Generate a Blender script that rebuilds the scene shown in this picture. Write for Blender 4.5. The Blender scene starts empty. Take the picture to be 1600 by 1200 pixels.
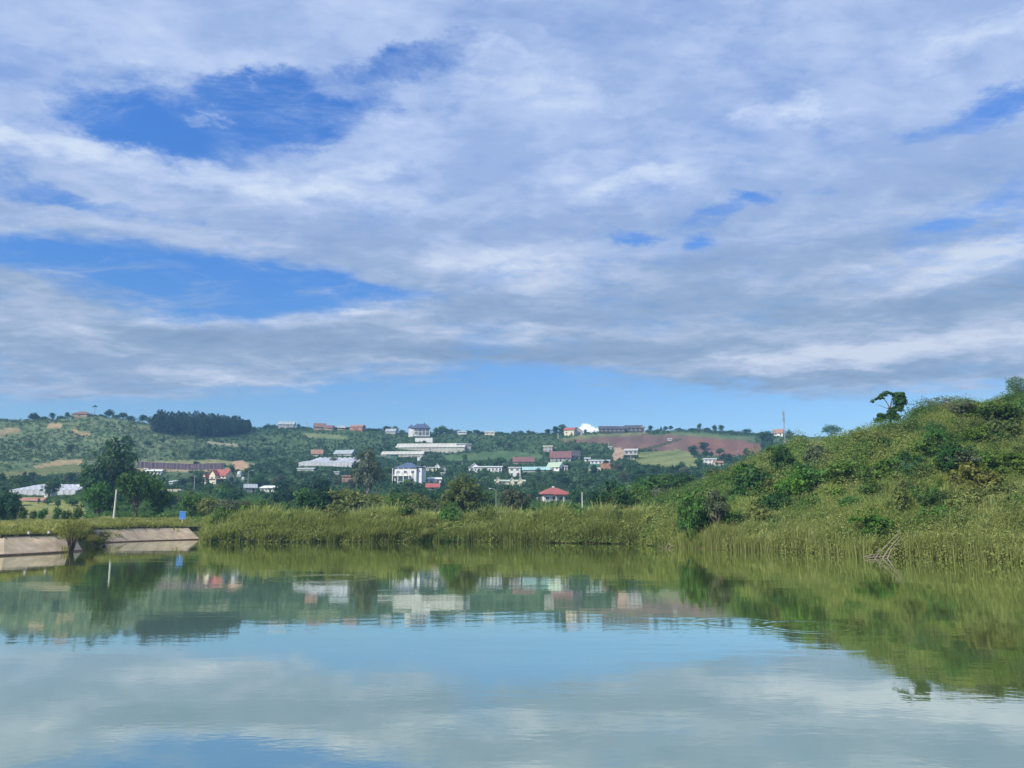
import bpy, math, random
import numpy as np
R = math.radians
random.seed(7)
rng = np.random.default_rng(7)
SC = bpy.context.scene
COL = SC.collection

# ------------------------------------------------------------------ camera
F, HC, Y0 = 1256.0, 3.0, 812.0          # focal length in px of a 1600 px wide picture, eye height, horizon row
PITCH = math.atan((Y0 - 600.0) / F)
cp, sp = math.cos(PITCH), math.sin(PITCH)
cam_d = bpy.data.cameras.new("camera")
cam = bpy.data.objects.new("camera", cam_d)
COL.objects.link(cam)
cam.location = (0, 0, HC)
cam.rotation_euler = (math.pi / 2 + PITCH, 0, 0)
cam_d.sensor_width = 36.0
cam_d.lens = 36.0 * F / 1600.0
cam_d.clip_start = 0.1
cam_d.clip_end = 20000
SC.camera = cam

def ray(px, py):
    u = (px - 800.0) / F
    v = (600.0 - py) / F
    return (u, cp - v * sp, sp + v * cp)

def pt(px, py, Y):
    d = ray(px, py)
    return (d[0] / d[1] * Y, Y, HC + d[2] / d[1] * Y)

def t_of(px, py):
    d = ray(px, py)
    return d[0] / d[1]

def proj(x, y, z):
    zz = z - HC
    fwd = y * cp + zz * sp
    up = -y * sp + zz * cp
    return 800.0 + F * x / fwd, 600.0 - F * up / fwd

# ------------------------------------------------------------------ light
SUN_EL, SUN_AZ = 42.0, 229.0             # azimuth clockwise from +Y
sd = (math.sin(R(SUN_AZ)) * math.cos(R(SUN_EL)), math.cos(R(SUN_AZ)) * math.cos(R(SUN_EL)), math.sin(R(SUN_EL)))
sun_d = bpy.data.lights.new("sun", 'SUN')
sun_d.energy = 4.6
sun_d.angle = R(0.6)
sun_d.color = (1.0, 0.95, 0.86)
sun = bpy.data.objects.new("sun", sun_d)
COL.objects.link(sun)
sun.location = (0, 0, 200)
from mathutils import Vector, Matrix
sun.rotation_euler = Vector(sd).to_track_quat('Z', 'Y').to_euler()

SC.view_settings.view_transform = 'Standard'
SC.view_settings.look = 'None'
SC.view_settings.gamma = 1.0
SC.view_settings.exposure = 0.35
SC.render.engine = 'CYCLES'
SC.cycles.use_denoising = True
SC.cycles.max_bounces = 6
SC.cycles.diffuse_bounces = 2
SC.cycles.glossy_bounces = 3
SC.cycles.transmission_bounces = 3
SC.cycles.volume_bounces = 0
SC.cycles.use_adaptive_sampling = True
SC.cycles.adaptive_threshold = 0.015
SC.cycles.sample_clamp_indirect = 6.0
SC.cycles.caustics_reflective = False
SC.cycles.caustics_refractive = False

# ------------------------------------------------------------------ world: Nishita sky + procedural clouds
class NT:
    """small helper to write node trees"""
    def __init__(s, tree):
        s.t = tree; s.n = tree.nodes; s.l = tree.links
    def node(s, typ, **kw):
        n = s.n.new(typ)
        for k, v in kw.items():
            setattr(n, k, v)
        return n
    def put(s, sock, v):
        if isinstance(v, bpy.types.NodeSocket):
            s.l.new(v, sock)
        elif v is not None:
            sock.default_value = v
    def math(s, op, a, b=None, c=None, clamp=False):
        n = s.node('ShaderNodeMath', operation=op, use_clamp=clamp)
        for i, v in enumerate((a, b, c)):
            if v is not None:
                s.put(n.inputs[i], v)
        return n.outputs[0]
    def vmath(s, op, a, b=None, c=None, scale=None):
        n = s.node('ShaderNodeVectorMath', operation=op)
        for i, v in enumerate((a, b, c)):
            if v is not None:
                s.put(n.inputs[i], v)
        if scale is not None:
            s.put(n.inputs['Scale'], scale)
        return n.outputs['Value'] if op in ('LENGTH', 'DOT_PRODUCT', 'DISTANCE') else n.outputs['Vector']
    def maprange(s, v, a, b, c, d, smooth=True):
        n = s.node('ShaderNodeMapRange', interpolation_type='SMOOTHSTEP' if smooth else 'LINEAR')
        s.put(n.inputs['Value'], v)
        for k, x in zip(('From Min', 'From Max', 'To Min', 'To Max'), (a, b, c, d)):
            s.put(n.inputs[k], x)
        return n.outputs[0]
    def noise(s, vec, scale, detail=4, rough=0.5, dist=0.0, col=False, lac=2.0):
        n = s.node('ShaderNodeTexNoise')
        if vec is not None:
            s.l.new(vec, n.inputs['Vector'])
        n.inputs['Scale'].default_value = scale
        n.inputs['Detail'].default_value = detail
        n.inputs['Roughness'].default_value = rough
        n.inputs['Distortion'].default_value = dist
        n.inputs['Lacunarity'].default_value = lac
        return n.outputs['Color' if col else 'Fac']
    def mix(s, f, a, b, mode='MIX'):
        n = s.node('ShaderNodeMix', data_type='RGBA', blend_type=mode)
        n.clamp_factor = True
        s.put(n.inputs[0], f); s.put(n.inputs[6], a); s.put(n.inputs[7], b)
        return n.outputs[2]
    def ramp(s, f, stops):
        n = s.node('ShaderNodeValToRGB')
        cr = n.color_ramp
        while len(cr.elements) < len(stops):
            cr.elements.new(0.5)
        for e, (p, c) in zip(cr.elements, stops):
            e.position = p; e.color = (c[0], c[1], c[2], 1)
        s.put(n.inputs[0], f)
        return n.outputs[0]

def build_world():
    w = bpy.data.worlds.new("World")
    SC.world = w
    w.use_nodes = True
    N = NT(w.node_tree)
    N.n.clear()
    out = N.node('ShaderNodeOutputWorld')
    bg = N.node('ShaderNodeBackground')
    STR = 0.10
    bg.inputs['Strength'].default_value = STR
    N.l.new(bg.outputs[0], out.inputs[0])
    sky = N.node('ShaderNodeTexSky', sky_type='NISHITA')
    sky.sun_disc = False
    sky.sun_elevation = R(SUN_EL)
    sky.sun_rotation = R(SUN_AZ)
    sky.air_density = 1.0; sky.dust_density = 0.4; sky.ozone_density = 2.0
    geo = N.node('ShaderNodeTexCoord')
    D = geo.outputs['Generated']
    sep = N.node('ShaderNodeSeparateXYZ'); N.l.new(D, sep.inputs[0])
    X, Y, Z = sep.outputs
    az = N.math('ARCTAN2', X, Y)
    el = N.math('ARCSINE', Z)
    cmb = N.node('ShaderNodeCombineXYZ')
    N.l.new(az, cmb.inputs[0]); N.l.new(el, cmb.inputs[1])
    P = cmb.outputs[0]
    zz = N.math('ADD', N.math('MAXIMUM', Z, 0.0), 0.13)
    q = N.node('ShaderNodeCombineXYZ')
    N.l.new(N.math('DIVIDE', X, zz), q.inputs[0]); N.l.new(N.math('DIVIDE', Y, zz), q.inputs[1])
    Q = q.outputs[0]
    # ragged edges: bend the coordinates with noise that is finer towards the horizon
    wn = N.noise(Q, 3.2, 7, 0.66, col=True)
    wv = N.vmath('SUBTRACT', wn, (0.5, 0.5, 0.5))
    wamt = N.maprange(el, 0.30, 0.48, 0.09, 0.32, False)
    W2 = N.vmath('MULTIPLY', N.vmath('SCALE', wv, scale=wamt), (1.0, 0.5, 0.0))
    PW = N.vmath('ADD', P, W2)
    def ang(px, py):
        d = ray(px, py)
        L = math.sqrt(sum(c * c for c in d))
        return math.atan2(d[0], d[1]), math.asin(d[2] / L)
    def field(blobs, vec, start):
        # the running sum travels in the z of the direction vector, so that the nodes form one chain
        sp_ = N.node('ShaderNodeSeparateXYZ'); N.l.new(vec, sp_.inputs[0])
        cb_ = N.node('ShaderNodeCombineXYZ')
        N.l.new(sp_.outputs[0], cb_.inputs[0]); N.l.new(sp_.outputs[1], cb_.inputs[1])
        N.put(cb_.inputs[2], start if start is not None else 0.0)
        V = cb_.outputs[0]
        for (cx, cy, rx, ry, rot, wt) in blobs:
            a, e = ang(cx, cy)
            m = N.node('ShaderNodeMapping', vector_type='TEXTURE')
            N.l.new(V, m.inputs['Vector'])
            m.inputs['Location'].default_value = (a, e, 0)
            m.inputs['Rotation'].default_value = (0, 0, R(rot))
            m.inputs['Scale'].default_value = (rx / F, ry / F, 1e6)
            r = N.vmath('LENGTH', m.outputs[0])
            f = N.maprange(r, 0.25, 1.25, wt, 0.0)
            c2 = N.node('ShaderNodeCombineXYZ'); N.l.new(f, c2.inputs[2])
            V = N.vmath('ADD', V, c2.outputs[0])
        s2 = N.node('ShaderNodeSeparateXYZ'); N.l.new(V, s2.inputs[0])
        return s2.outputs[2]
    # (centre x, centre y, half width, half height, tilt, weight) as seen in the photograph, kept as directions
    dens = [(330, 175, 225, 75, 8, -0.85), (235, 205, 150, 45, -12, -0.35), (470, 115, 150, 45, 0, -0.45), (640, 108, 120, 26, 14, -0.52),
            (100, 105, 150, 22, 0, -0.2), (700, 150, 110, 40, -15, -0.18),
            (210, 425, 190, 50, -6, -0.75), (370, 446, 210, 44, -5, -0.95), (540, 444, 140, 20, -7, -0.95), (250, 478, 170, 32, -4, -0.5), (50, 402, 190, 22, -3, -0.65), (90, 455, 160, 14, -8, 0.3),
            (150, 322, 260, 17, -6, -0.42), (30, 300, 120, 14, 0, -0.3),
            (1580, 165, 160, 30, 8, -0.6), (1125, 330, 90, 16, 14, -0.46), (1200, 308, 55, 15, 0, -0.42), (980, 376, 36, 11, 0, -0.55),
            (1082, 379, 38, 12, 0, -0.52), (1295, 283, 34, 11, 0, -0.5), (1575, 285, 50, 50, 0, -0.30), (1480, 352, 55, 10, 0, -0.4),
            (1310, 215, 60, 50, 0, -0.2), (1500, 60, 120, 30, 0, -0.05), (1420, 500, 200, 10, 0, -0.12),
            (330, 230, 260, 18, -14, 0.12), (500, 150, 80, 40, 12, 0.33), (215, 135, 90, 28, 15, 0.28), (320, 180, 22, 7, 0, 0.3), (250, 205, 30, 9, 0, 0.35), (460, 165, 150, 50, 0, -0.55), (170, 190, 130, 40, -10, -0.45), (560, 100, 90, 22, 10, -0.4),
            (300, 40, 420, 60, 0, 0.3), (490, 427, 110, 8, -4, 0.35), (150, 445, 150, 12, -10, 0.25),
            # the open blue strip above the hills
            (760, 640, 520, 72, 0, -1.05), (330, 655, 400, 34, 0, -0.75), (1450, 650, 500, 46, 0, -0.95), (0, 670, 500, 40, 0, -0.8),
            (850, 585, 200, 22, 0, -0.5), (430, 608, 160, 8, 0, -0.15), (1250, 560, 420, 50, 0, 0.3), (340, 590, 180, 18, 0, 0.45), (300, 535, 420, 40, 0, 0.3)]
    n1 = N.noise(Q, 1.9, 8, 0.66, 0.4)
    n1s = N.math('MULTIPLY', N.math('SUBTRACT', n1, 0.5), 1.75)
    n3 = N.noise(N.vmath('MULTIPLY', Q, (1.0, 1.35, 1.0)), 6.5, 6, 0.62)
    n3s = N.math('MULTIPLY', N.math('SUBTRACT', n3, 0.5), 0.8)
    d0 = N.math('ADD', N.math('ADD', n1s, n3s), 0.80)
    den = field(dens, PW, d0)
    cover = N.maprange(den, -0.12, 0.92, 0.0, 1.0)
    veil = N.noise(N.vmath('MULTIPLY', Q, (0.9, 2.0, 1.0)), 4.2, 8, 0.7, 0.6)
    cover = N.math('ADD', cover, N.math('MULTIPLY', N.maprange(veil, 0.46, 0.78, 0.0, 0.55), N.maprange(el, R(4), R(12), 0.0, 1.0)), clamp=True)
    # brightness of the cloud
    lit = [(400, 290, 260, 22, 0, 0.30), (30, 218, 160, 24, 0, 0.34), (560, 268, 120, 20, 10, 0.24), (130, 262, 180, 15, 0, 0.16), (860, 250, 60, 20, 20, 0.16), (840, 285, 90, 16, 0, 0.16),
           (1010, 298, 110, 20, 8, 0.28), (930, 140, 130, 20, 0, 0.15), (1240, 178, 100, 12, 0, 0.22), (1390, 545, 260, 26, 2, 0.36), (1230, 560, 180, 16, 0, 0.18), (1560, 398, 150, 26, 12, 0.36), (1460, 400, 120, 16, 0, 0.2),
           (1555, 545, 100, 24, 0, 0.2), (800, 412, 190, 26, 0, 0.30), (960, 440, 260, 16, 0, 0.12), (285, 500, 70, 12, 0, 0.34), (330, 590, 170, 17, 0, 0.36), (500, 492, 220, 11, 4, 0.34), (620, 470, 90, 14, 20, 0.22), (150, 545, 60, 9, 0, 0.2), (160, 520, 60, 10, 0, 0.2),
           (1560, 20, 160, 26, 0, 0.34), (300, 75, 280, 32, 0, 0.16), (800, 160, 200, 60, 0, 0.08), (780, 95, 70, 12, -10, 0.18), (850, 515, 90, 9, 0, 0.22), (545, 588, 50, 8, 0, 0.2),
           (960, 480, 420, 34, 0, -0.22), (1450, 475, 320, 20, 0, -0.30), (1180, 445, 160, 9, 0, 0.14), (1350, 500, 150, 9, 0, 0.16), (700, 510, 90, 10, 8, 0.16), (180, 570, 420, 34, 0, -0.14), (1250, 596, 420, 16, 0, -0.34), (450, 535, 330, 22, 0, -0.30), (820, 555, 330, 20, 0, -0.34),
           (850, 360, 300, 26, 0, -0.22), (1250, 395, 300, 26, 0, -0.22), (1450, 250, 190, 70, 0, -0.22), (950, 60, 260, 60, 0, -0.10), (450, 355, 260, 24, -5, -0.16), (1150, 120, 260, 50, 0, -0.05)]
    n2 = N.noise(N.vmath('MULTIPLY', Q, (0.9, 1.0, 1.0)), 3.4, 8, 0.58, 0.5)
    n2s = N.math('MULTIPLY', N.math('SUBTRACT', n2, 0.5), 1.15)
    lt = field(lit, PW, N.math('ADD', n2s, 0.57))
    mot = N.noise(N.vmath('MULTIPLY', Q, (1.0, 1.5, 1.0)), 11.0, 6, 0.62, 0.4)
    lt = N.math('ADD', lt, N.math('ADD', N.math('MULTIPLY', n3s, 0.55), N.math('MULTIPLY', N.math('SUBTRACT', mot, 0.5), 0.55)))
    low = N.ramp(lt, [(0.0, (0.225, 0.335, 0.515)), (0.45, (0.315, 0.425, 0.61)), (0.75, (0.48, 0.57, 0.75)), (1.0, (0.66, 0.73, 0.86))])
    high = N.ramp(lt, [(0.0, (0.27, 0.40, 0.72)), (0.45, (0.355, 0.485, 0.79)), (0.75, (0.50, 0.62, 0.89)), (1.0, (0.66, 0.77, 0.95))])
    hl = N.maprange(el, R(11), R(26), 0.0, 1.0)
    cc = N.mix(hl, low, high)
    ccs = N.vmath('SCALE', cc, scale=0.785 / STR)
    # the clear sky, a little deeper than the raw model as in the photograph
    hs = N.node('ShaderNodeHueSaturation')
    hs.inputs['Hue'].default_value = 0.512
    hs.inputs['Saturation'].default_value = 1.18
    hs.inputs['Value'].default_value = 1.0
    N.l.new(sky.outputs[0], hs.inputs['Color'])
    gain = N.maprange(el, R(5), R(32), 0.92, 1.28)
    skyc = N.vmath('SCALE', hs.outputs[0], scale=gain)
    kk = N.mix(N.maprange(el, R(6), R(20), 0.0, 1.0), (0.83, 1.03, 1.16, 1), (0.58, 0.98, 1.28, 1))
    skyc = N.vmath('MULTIPLY', skyc, kk)
    res = N.mix(cover, skyc, ccs)
    # the cumulus far behind the ridge
    cb = [(916, 669, 13, 9, 0, 1.0), (925, 673, 13, 7, 0, 1.0), (908, 674, 10, 7, 0, 1.0)]
    fin = N.noise(N.vmath('MULTIPLY', P, (1, 1, 1)), 160, 3, 0.6, col=True)
    PF = N.vmath('ADD', P, N.vmath('SCALE', N.vmath('SUBTRACT', fin, (0.5, 0.5, 0.5)), scale=0.011))
    cf = field(cb, PF, None)
    cf = N.maprange(cf, 0.25, 0.6, 0.0, 1.0)
    res = N.mix(cf, res, (9.5, 9.6, 10.0, 1))
    N.l.new(res, bg.inputs['Color'])
    w.cycles.sampling_method = 'MANUAL'
    w.cycles.sample_map_resolution = 512
build_world()

# ------------------------------------------------------------------ numeric helpers
_tabs = {}
def vnoise(x, y, scale, seed=0):
    """smooth value noise 0..1"""
    if seed not in _tabs:
        _tabs[seed] = np.random.default_rng(1000 + seed).random((256, 256))
    T = _tabs[seed]
    x = np.asarray(x, float) / scale; y = np.asarray(y, float) / scale
    xi = np.floor(x).astype(int); yi = np.floor(y).astype(int)
    fx = x - xi; fy = y - yi
    fx = fx * fx * (3 - 2 * fx); fy = fy * fy * (3 - 2 * fy)
    a = T[xi & 255, yi & 255]; b = T[(xi + 1) & 255, yi & 255]
    c = T[xi & 255, (yi + 1) & 255]; d = T[(xi + 1) & 255, (yi + 1) & 255]
    return (a * (1 - fx) + b * fx) * (1 - fy) + (c * (1 - fx) + d * fx) * fy
def fbm(x, y, scale, seed=0, n=4):
    s = 0; a = 0.5; tot = 0
    for i in range(n):
        s = s + a * vnoise(x, y, scale / 2 ** i, seed + i); tot += a; a *= 0.5
    return s / tot

# ------------------------------------------------------------------ terrain
# for each layer: (column px, distance, row px) or (column, distance, None, height)
def wl(px, py):
    return (px, 3.0 * F / (py - Y0), None, 0.0)
LA = [wl(-700, 872), wl(0, 867), wl(105, 861.5), wl(135, 858.5), wl(140, 848), wl(242, 844), wl(318, 842), wl(324, 846), wl(500, 846), wl(680, 845.5),
      wl(850, 847), wl(1000, 849), wl(1040, 853), wl(1110, 857), wl(1250, 861), wl(1350, 867), wl(1400, 868), wl(1450, 870), wl(1600, 877), wl(2300, 890)]
def shift(l, dy, z):
    return (l[0], l[1] + dy, None, z)
LB = [shift(LA[0], 4, 1.38), shift(LA[1], 4, 1.38), shift(LA[2], 4, 1.40), shift(LA[3], 4, 1.42), shift(LA[4], 4.5, 1.55), shift(LA[5], 4.5, 1.7), shift(LA[6], 4.5, 1.6),
      shift(LA[7], 5, .9), shift(LA[8], 5, .9), shift(LA[9], 5, .9), shift(LA[10], 5, .9), shift(LA[11], 4, 1.0), shift(LA[12], 4, 1.1), shift(LA[13], 4, 1.3),
      shift(LA[14], 4, 1.4), shift(LA[15], 4, 1.4), shift(LA[16], 4, 1.4), shift(LA[17], 4, 1.5), shift(LA[18], 4, 1.7), shift(LA[19], 4, 1.6)]
LAY = [LA, LB,
  [(-700, 150, None, 1.9), (0, 150, None, 1.9), (310, 155, None, 2.1), (850, 150, None, 2.2), (1000, 132, None, 2.8), (1100, 108, 792), (1200, 100, 780), (1300, 90, 762), (1400, 84, 748), (1500, 80, 744), (1600, 78, 740), (2300, 75, 720)],
  [(-700, 230, None, 3.5), (310, 230, None, 3.5), (850, 230, None, 4.6), (1000, 215, None, 5.8), (1050, 195, None, 7.6), (1100, 175, 771), (1150, 162, 748), (1190, 154, 730), (1240, 146, 718), (1300, 136, 705), (1350, 126, 694), (1408, 117, 689), (1440, 113, 655), (1500, 111, 643), (1560, 110, 641), (1600, 108, 628), (2300, 104, 590)],
  [(-700, 300, 779), (310, 300, 786), (600, 310, 790), (900, 310, 789), (1000, 295, 785), (1100, 280, None, 10), (1200, 260, None, 12), (1300, 230, None, 12), (2300, 220, None, 12)],
  [(-700, 380, 745), (0, 380, 748), (200, 380, 759), (400, 380, 766), (600, 375, 759), (900, 375, 766), (1000, 375, 756), (1100, 380, 746), (1200, 380, None, 23), (2300, 380, None, 22)],
  [(-700, 450, 722), (0, 450, 724), (200, 455, 731), (400, 460, 737), (600, 470, 735), (800, 470, 742), (900, 470, 738), (1000, 470, 723), (1100, 470, 729), (1200, 470, None, 33), (2300, 470, None, 33)],
  [(-700, 530, 690), (0, 530, 692), (200, 540, 697), (400, 580, 706), (600, 590, 707), (700, 600, 711), (850, 560, 713), (1000, 570, 704), (1100, 570, 707), (1200, 580, 702), (1600, 580, None, 46), (2300, 580, None, 45)],
  [(-700, 620, 662), (0, 620, 659), (100, 620, 656), (150, 620, 653), (200, 625, 658), (240, 640, 665), (300, 655, 668), (390, 680, 671), (480, 700, 671), (560, 700, 673), (640, 700, 681), (700, 700, 679), (850, 700, 681), (890, 700, 681),
   (1000, 700, 677), (1100, 700, 674.5), (1180, 700, 680), (1240, 700, 683), (1400, 700, 685), (2300, 700, 690)],
  [(-700, 900, None, 62), (2300, 900, None, 60)],
  [(-700, 1500, None, 10), (2300, 1500, None, 10)],
  [(-700, 3000, None, -30), (2300, 3000, None, -30)]]
TC = np.concatenate([-np.geomspace(3.0, 0.78, 22)[:-1], np.arange(-0.78, 0.78, 0.0016), np.geomspace(0.78, 3.0, 22)])
YR = np.concatenate([[3.0, 15.0, 30.0, 40.0], 45.0 * 1.006 ** np.arange(0, 190), 45.0 * 1.006 ** 190 * 1.0125 ** np.arange(0, 248)])
KD, KZ = [], []
for L in LAY:
    ts, Ds, Zs = [], [], []
    for e in L:
        px, Dd = e[0], e[1]
        py = e[2] if e[2] is not None else Y0 - F * ((e[3]) - HC) / Dd
        z = e[3] if e[2] is None else pt(px, py, Dd)[2]
        ts.append(t_of(px, py)); Ds.append(Dd); Zs.append(z)
    KD.append(np.interp(TC, ts, Ds)); KZ.append(np.interp(TC, ts, Zs))
KD = np.array(KD); KZ = np.array(KZ)
def smooth_cols(A, k, skip):
    ker = np.hanning(2 * k + 3)[1:-1]; ker /= ker.sum()
    for i in range(skip, A.shape[0]):
        p = np.pad(A[i], k, mode='edge')
        A[i] = np.convolve(p, ker, 'valid')
smooth_cols(KD, 14, 2); smooth_cols(KZ, 5, 2)
# prepend the lake bed
KD = np.vstack([np.full((1, len(TC)), 2.0), KD[0:1] - 7, KD]); KZ = np.vstack([np.full((1, len(TC)), -2.0), np.full((1, len(TC)), -1.8), KZ])
dx = np.diff(KD, axis=0); sl = np.diff(KZ, axis=0) / dx
tan = np.zeros_like(KZ)
s0, s1 = sl[:-1], sl[1:]
hm = np.where(s0 * s1 > 0, 2 * s0 * s1 / (s0 + s1 + 1e-12), 0)
tan[1:-1] = hm
tan[-1] = sl[-1]
# keep straight bank slope between waterline and bank top
tan[2] = sl[2]; tan[3] = np.minimum(sl[2], np.maximum(sl[3], 0) * 1.5)
ZG = np.zeros((len(YR), len(TC)))
for j in range(len(TC)):
    d = KD[:, j]
    k = np.clip(np.searchsorted(d, YR) - 1, 0, len(d) - 2)
    h = d[k + 1] - d[k]; s = np.clip((YR - d[k]) / h, 0, 1)
    ZG[:, j] = ((1 + 2 * s) * (1 - s) ** 2 * KZ[k, j] + s * (1 - s) ** 2 * h * tan[k, j] + s * s * (3 - 2 * s) * KZ[k + 1, j] + s * s * (s - 1) * h * tan[k + 1, j])
GX = TC[None, :] * YR[:, None]; GY = np.repeat(YR[:, None], len(TC), 1)
shore = KD[2]
amp = np.clip((GY - shore[None, :] - 8) / 60, 0, 1)
ZG += amp * ((fbm(GX, GY, 40, 3) - 0.5) * 2.4) * np.clip(GY / 300, 0.5, 1.6)
amp2 = np.clip((GY - shore[None, :] - 7) / 10, 0, 1)
ZG += amp2 * (fbm(GX, GY, 7, 9, 3) - 0.5) * 0.7
_h = np.clip((TC[None, :] - t_of(1080, 800)) / .08, 0, 1) * np.clip((GY - shore[None, :] - 6) / 14, 0, 1) * (GY < 190)
ZG += _h * ((vnoise(GX, GY, 9, 12) - .5) * 2.6 + (vnoise(GX, GY, 4, 13) - .5) * 1.3)
# the embankment's slabs lie in a shallow cut of the bank
_t1 = t_of(320, 850)
_s0, _s1 = KD[2][None, :], KD[3][None, :]
_cut = (TC[None, :] < _t1) & (GY > _s0 - 3) & (GY < _s1 + 0.35)
_lin = KZ[3][None, :] * (GY - _s0) / np.maximum(_s1 - _s0, 1e-3) - 0.30
ZG = np.where(_cut, np.minimum(ZG, _lin), ZG)
_flat = (TC[None, :] < _t1) & (GY >= _s1 + 0.35) & (GY < _s1 + 12)
ZG = np.where(_flat, KZ[3][None, :] + 0.02 * (GY - _s1) + (fbm(GX, GY, 5, 9, 2) - .5) * .25, ZG)
def ground_z(x, y):
    x = np.asarray(x, float); y = np.maximum(np.asarray(y, float), 3.01)
    t = np.clip(x / y, TC[0] + 1e-6, TC[-1] - 1e-6); yy = np.clip(y, YR[0], YR[-1] - 1e-3)
    j = np.clip(np.searchsorted(TC, t) - 1, 0, len(TC) - 2); i = np.clip(np.searchsorted(YR, yy) - 1, 0, len(YR) - 2)
    ft = (t - TC[j]) / (TC[j + 1] - TC[j]); fy = (yy - YR[i]) / (YR[i + 1] - YR[i])
    return (ZG[i, j] * (1 - ft) + ZG[i, j + 1] * ft) * (1 - fy) + (ZG[i + 1, j] * (1 - ft) + ZG[i + 1, j + 1] * ft) * fy
def shore_y(t):
    return np.interp(t, TC, shore)
YS = np.geomspace(50, 1000, 1500)
def hit(px, py, ymin=50.0, ridge=None):
    """the point of the ground that is seen at a pixel (or the ridge under it)"""
    d = ray(px, py)
    ys = YS[YS >= ymin]
    g = ground_z(d[0] / d[1] * ys, ys)
    z = HC + d[2] / d[1] * ys
    below = np.nonzero(z <= g)[0]
    if len(below):
        y = ys[below[0]]
    else:
        y = ys[np.argmin(z - g)] if ridge is None else ridge
    return d[0] / d[1] * y, y, float(ground_z(d[0] / d[1] * y, y))

# ------------------------------------------------------------------ object helpers
def tag(o, label=None, cat=None, group=None, kind=None):
    if label: o['label'] = label
    if cat: o['category'] = cat
    if group: o['group'] = group
    if kind: o['kind'] = kind
    return o
def empty(name, loc, rz=0.0, label=None, cat=None, group=None):
    o = bpy.data.objects.new(name, None)
    o.empty_display_size = 0.5
    COL.objects.link(o)
    o.location = loc; o.rotation_euler = (0, 0, rz)
    return tag(o, label, cat, group)
def link(name, me, m=None, parent=None, loc=None):
    o = bpy.data.objects.new(name, me)
    COL.objects.link(o)
    if m is not None and not me.materials:
        me.materials.append(m)
    if parent is not None: o.parent = parent
    if loc is not None: o.location = loc
    return o
def raw_mesh(name, V, quads=None, tris=None, tint=None, smooth=False):
    V = np.asarray(V, np.float32).reshape(-1, 3)
    me = bpy.data.meshes.new(name)
    me.vertices.add(len(V)); me.vertices.foreach_set('co', V.ravel())
    nq = 0 if quads is None else len(quads); nt = 0 if tris is None else len(tris)
    loops = np.concatenate([np.asarray(a, np.int32).ravel() for a in (quads, tris) if a is not None and len(a)])
    tot = np.concatenate([np.full(nq, 4, np.int32), np.full(nt, 3, np.int32)])
    me.loops.add(len(loops)); me.loops.foreach_set('vertex_index', loops)
    me.polygons.add(nq + nt)
    st = np.concatenate([[0], np.cumsum(tot)[:-1]]).astype(np.int32)
    me.polygons.foreach_set('loop_start', st)
    try: me.polygons.foreach_set('loop_total', tot)
    except Exception: pass
    if smooth: me.polygons.foreach_set('use_smooth', np.ones(nq + nt, bool))
    if tint is not None:
        tint = np.asarray(tint, np.float32)
        if tint.ndim == 1:
            a = me.attributes.new('tint', 'FLOAT', 'POINT'); a.data.foreach_set('value', tint)
        else:
            a = me.attributes.new('tint', 'FLOAT_COLOR', 'POINT')
            a.data.foreach_set('color', np.concatenate([tint, np.ones((len(tint), 1), np.float32)], 1).ravel())
    me.update(calc_edges=True)
    return me

class MB:
    """collects simple solids into one mesh"""
    def __init__(s): s.v = []; s.f = []
    def add(s, vs, fs):
        b = len(s.v); s.v += [tuple(v) for v in vs]; s.f += [tuple(b + i for i in f) for f in fs]; return s
    def box(s, x0, x1, y0, y1, z0, z1):
        return s.add([(x0, y0, z0), (x1, y0, z0), (x1, y1, z0), (x0, y1, z0), (x0, y0, z1), (x1, y0, z1), (x1, y1, z1), (x0, y1, z1)],
                     [(3, 2, 1, 0), (4, 5, 6, 7), (0, 1, 5, 4), (1, 2, 6, 5), (2, 3, 7, 6), (3, 0, 4, 7)])
    def slab(s, p, th):
        """quad p (4 points, counter-clockwise seen from above) with thickness th downwards"""
        lo = [(a[0], a[1], a[2] - th) for a in p]
        return s.add(list(p) + lo, [(0, 1, 2, 3), (7, 6, 5, 4), (0, 4, 5, 1), (1, 5, 6, 2), (2, 6, 7, 3), (3, 7, 4, 0)])
    def prism(s, prof, x0, x1, axis='x'):
        """profile of (a, z) points extruded along x (or y)"""
        n = len(prof)
        if axis == 'x':
            A = [(x0, a, z) for a, z in prof]; B = [(x1, a, z) for a, z in prof]
        else:
            A = [(a, x0, z) for a, z in prof]; B = [(a, x1, z) for a, z in prof]
        return s.add(A + B, [tuple(range(n))[::-1], tuple(range(n, 2 * n))] + [(i, (i + 1) % n, n + (i + 1) % n, n + i) for i in range(n)])
    def tube(s, pts, rad, seg=6):
        pts = [Vector(p) for p in pts]; b = len(s.v); n = len(pts)
        for i, p in enumerate(pts):
            d = (pts[min(i + 1, n - 1)] - pts[max(i - 1, 0)]).normalized()
            a = d.orthogonal().normalized() if abs(d.z) < 0.999 else Vector((1, 0, 0))
            c = d.cross(a)
            for k in range(seg):
                an = 2 * math.pi * k / seg
                s.v.append(tuple(p + (a * math.cos(an) + c * math.sin(an)) * rad[i]))
        for i in range(n - 1):
            for k in range(seg):
                s.f.append((b + i * seg + k, b + i * seg + (k + 1) % seg, b + (i + 1) * seg + (k + 1) % seg, b + (i + 1) * seg + k))
        s.f.append(tuple(b + k for k in range(seg))[::-1]); s.f.append(tuple(b + (n - 1) * seg + k for k in range(seg)))
        return s
    def mesh(s, name, m=None):
        me = bpy.data.meshes.new(name); me.from_pydata(s.v, [], s.f); me.update()
        if m is not None: me.materials.append(m)
        return me
    def build(s, name, m, parent=None, loc=None):
        return link(name, s.mesh(name, m), None, parent, loc)

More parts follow.
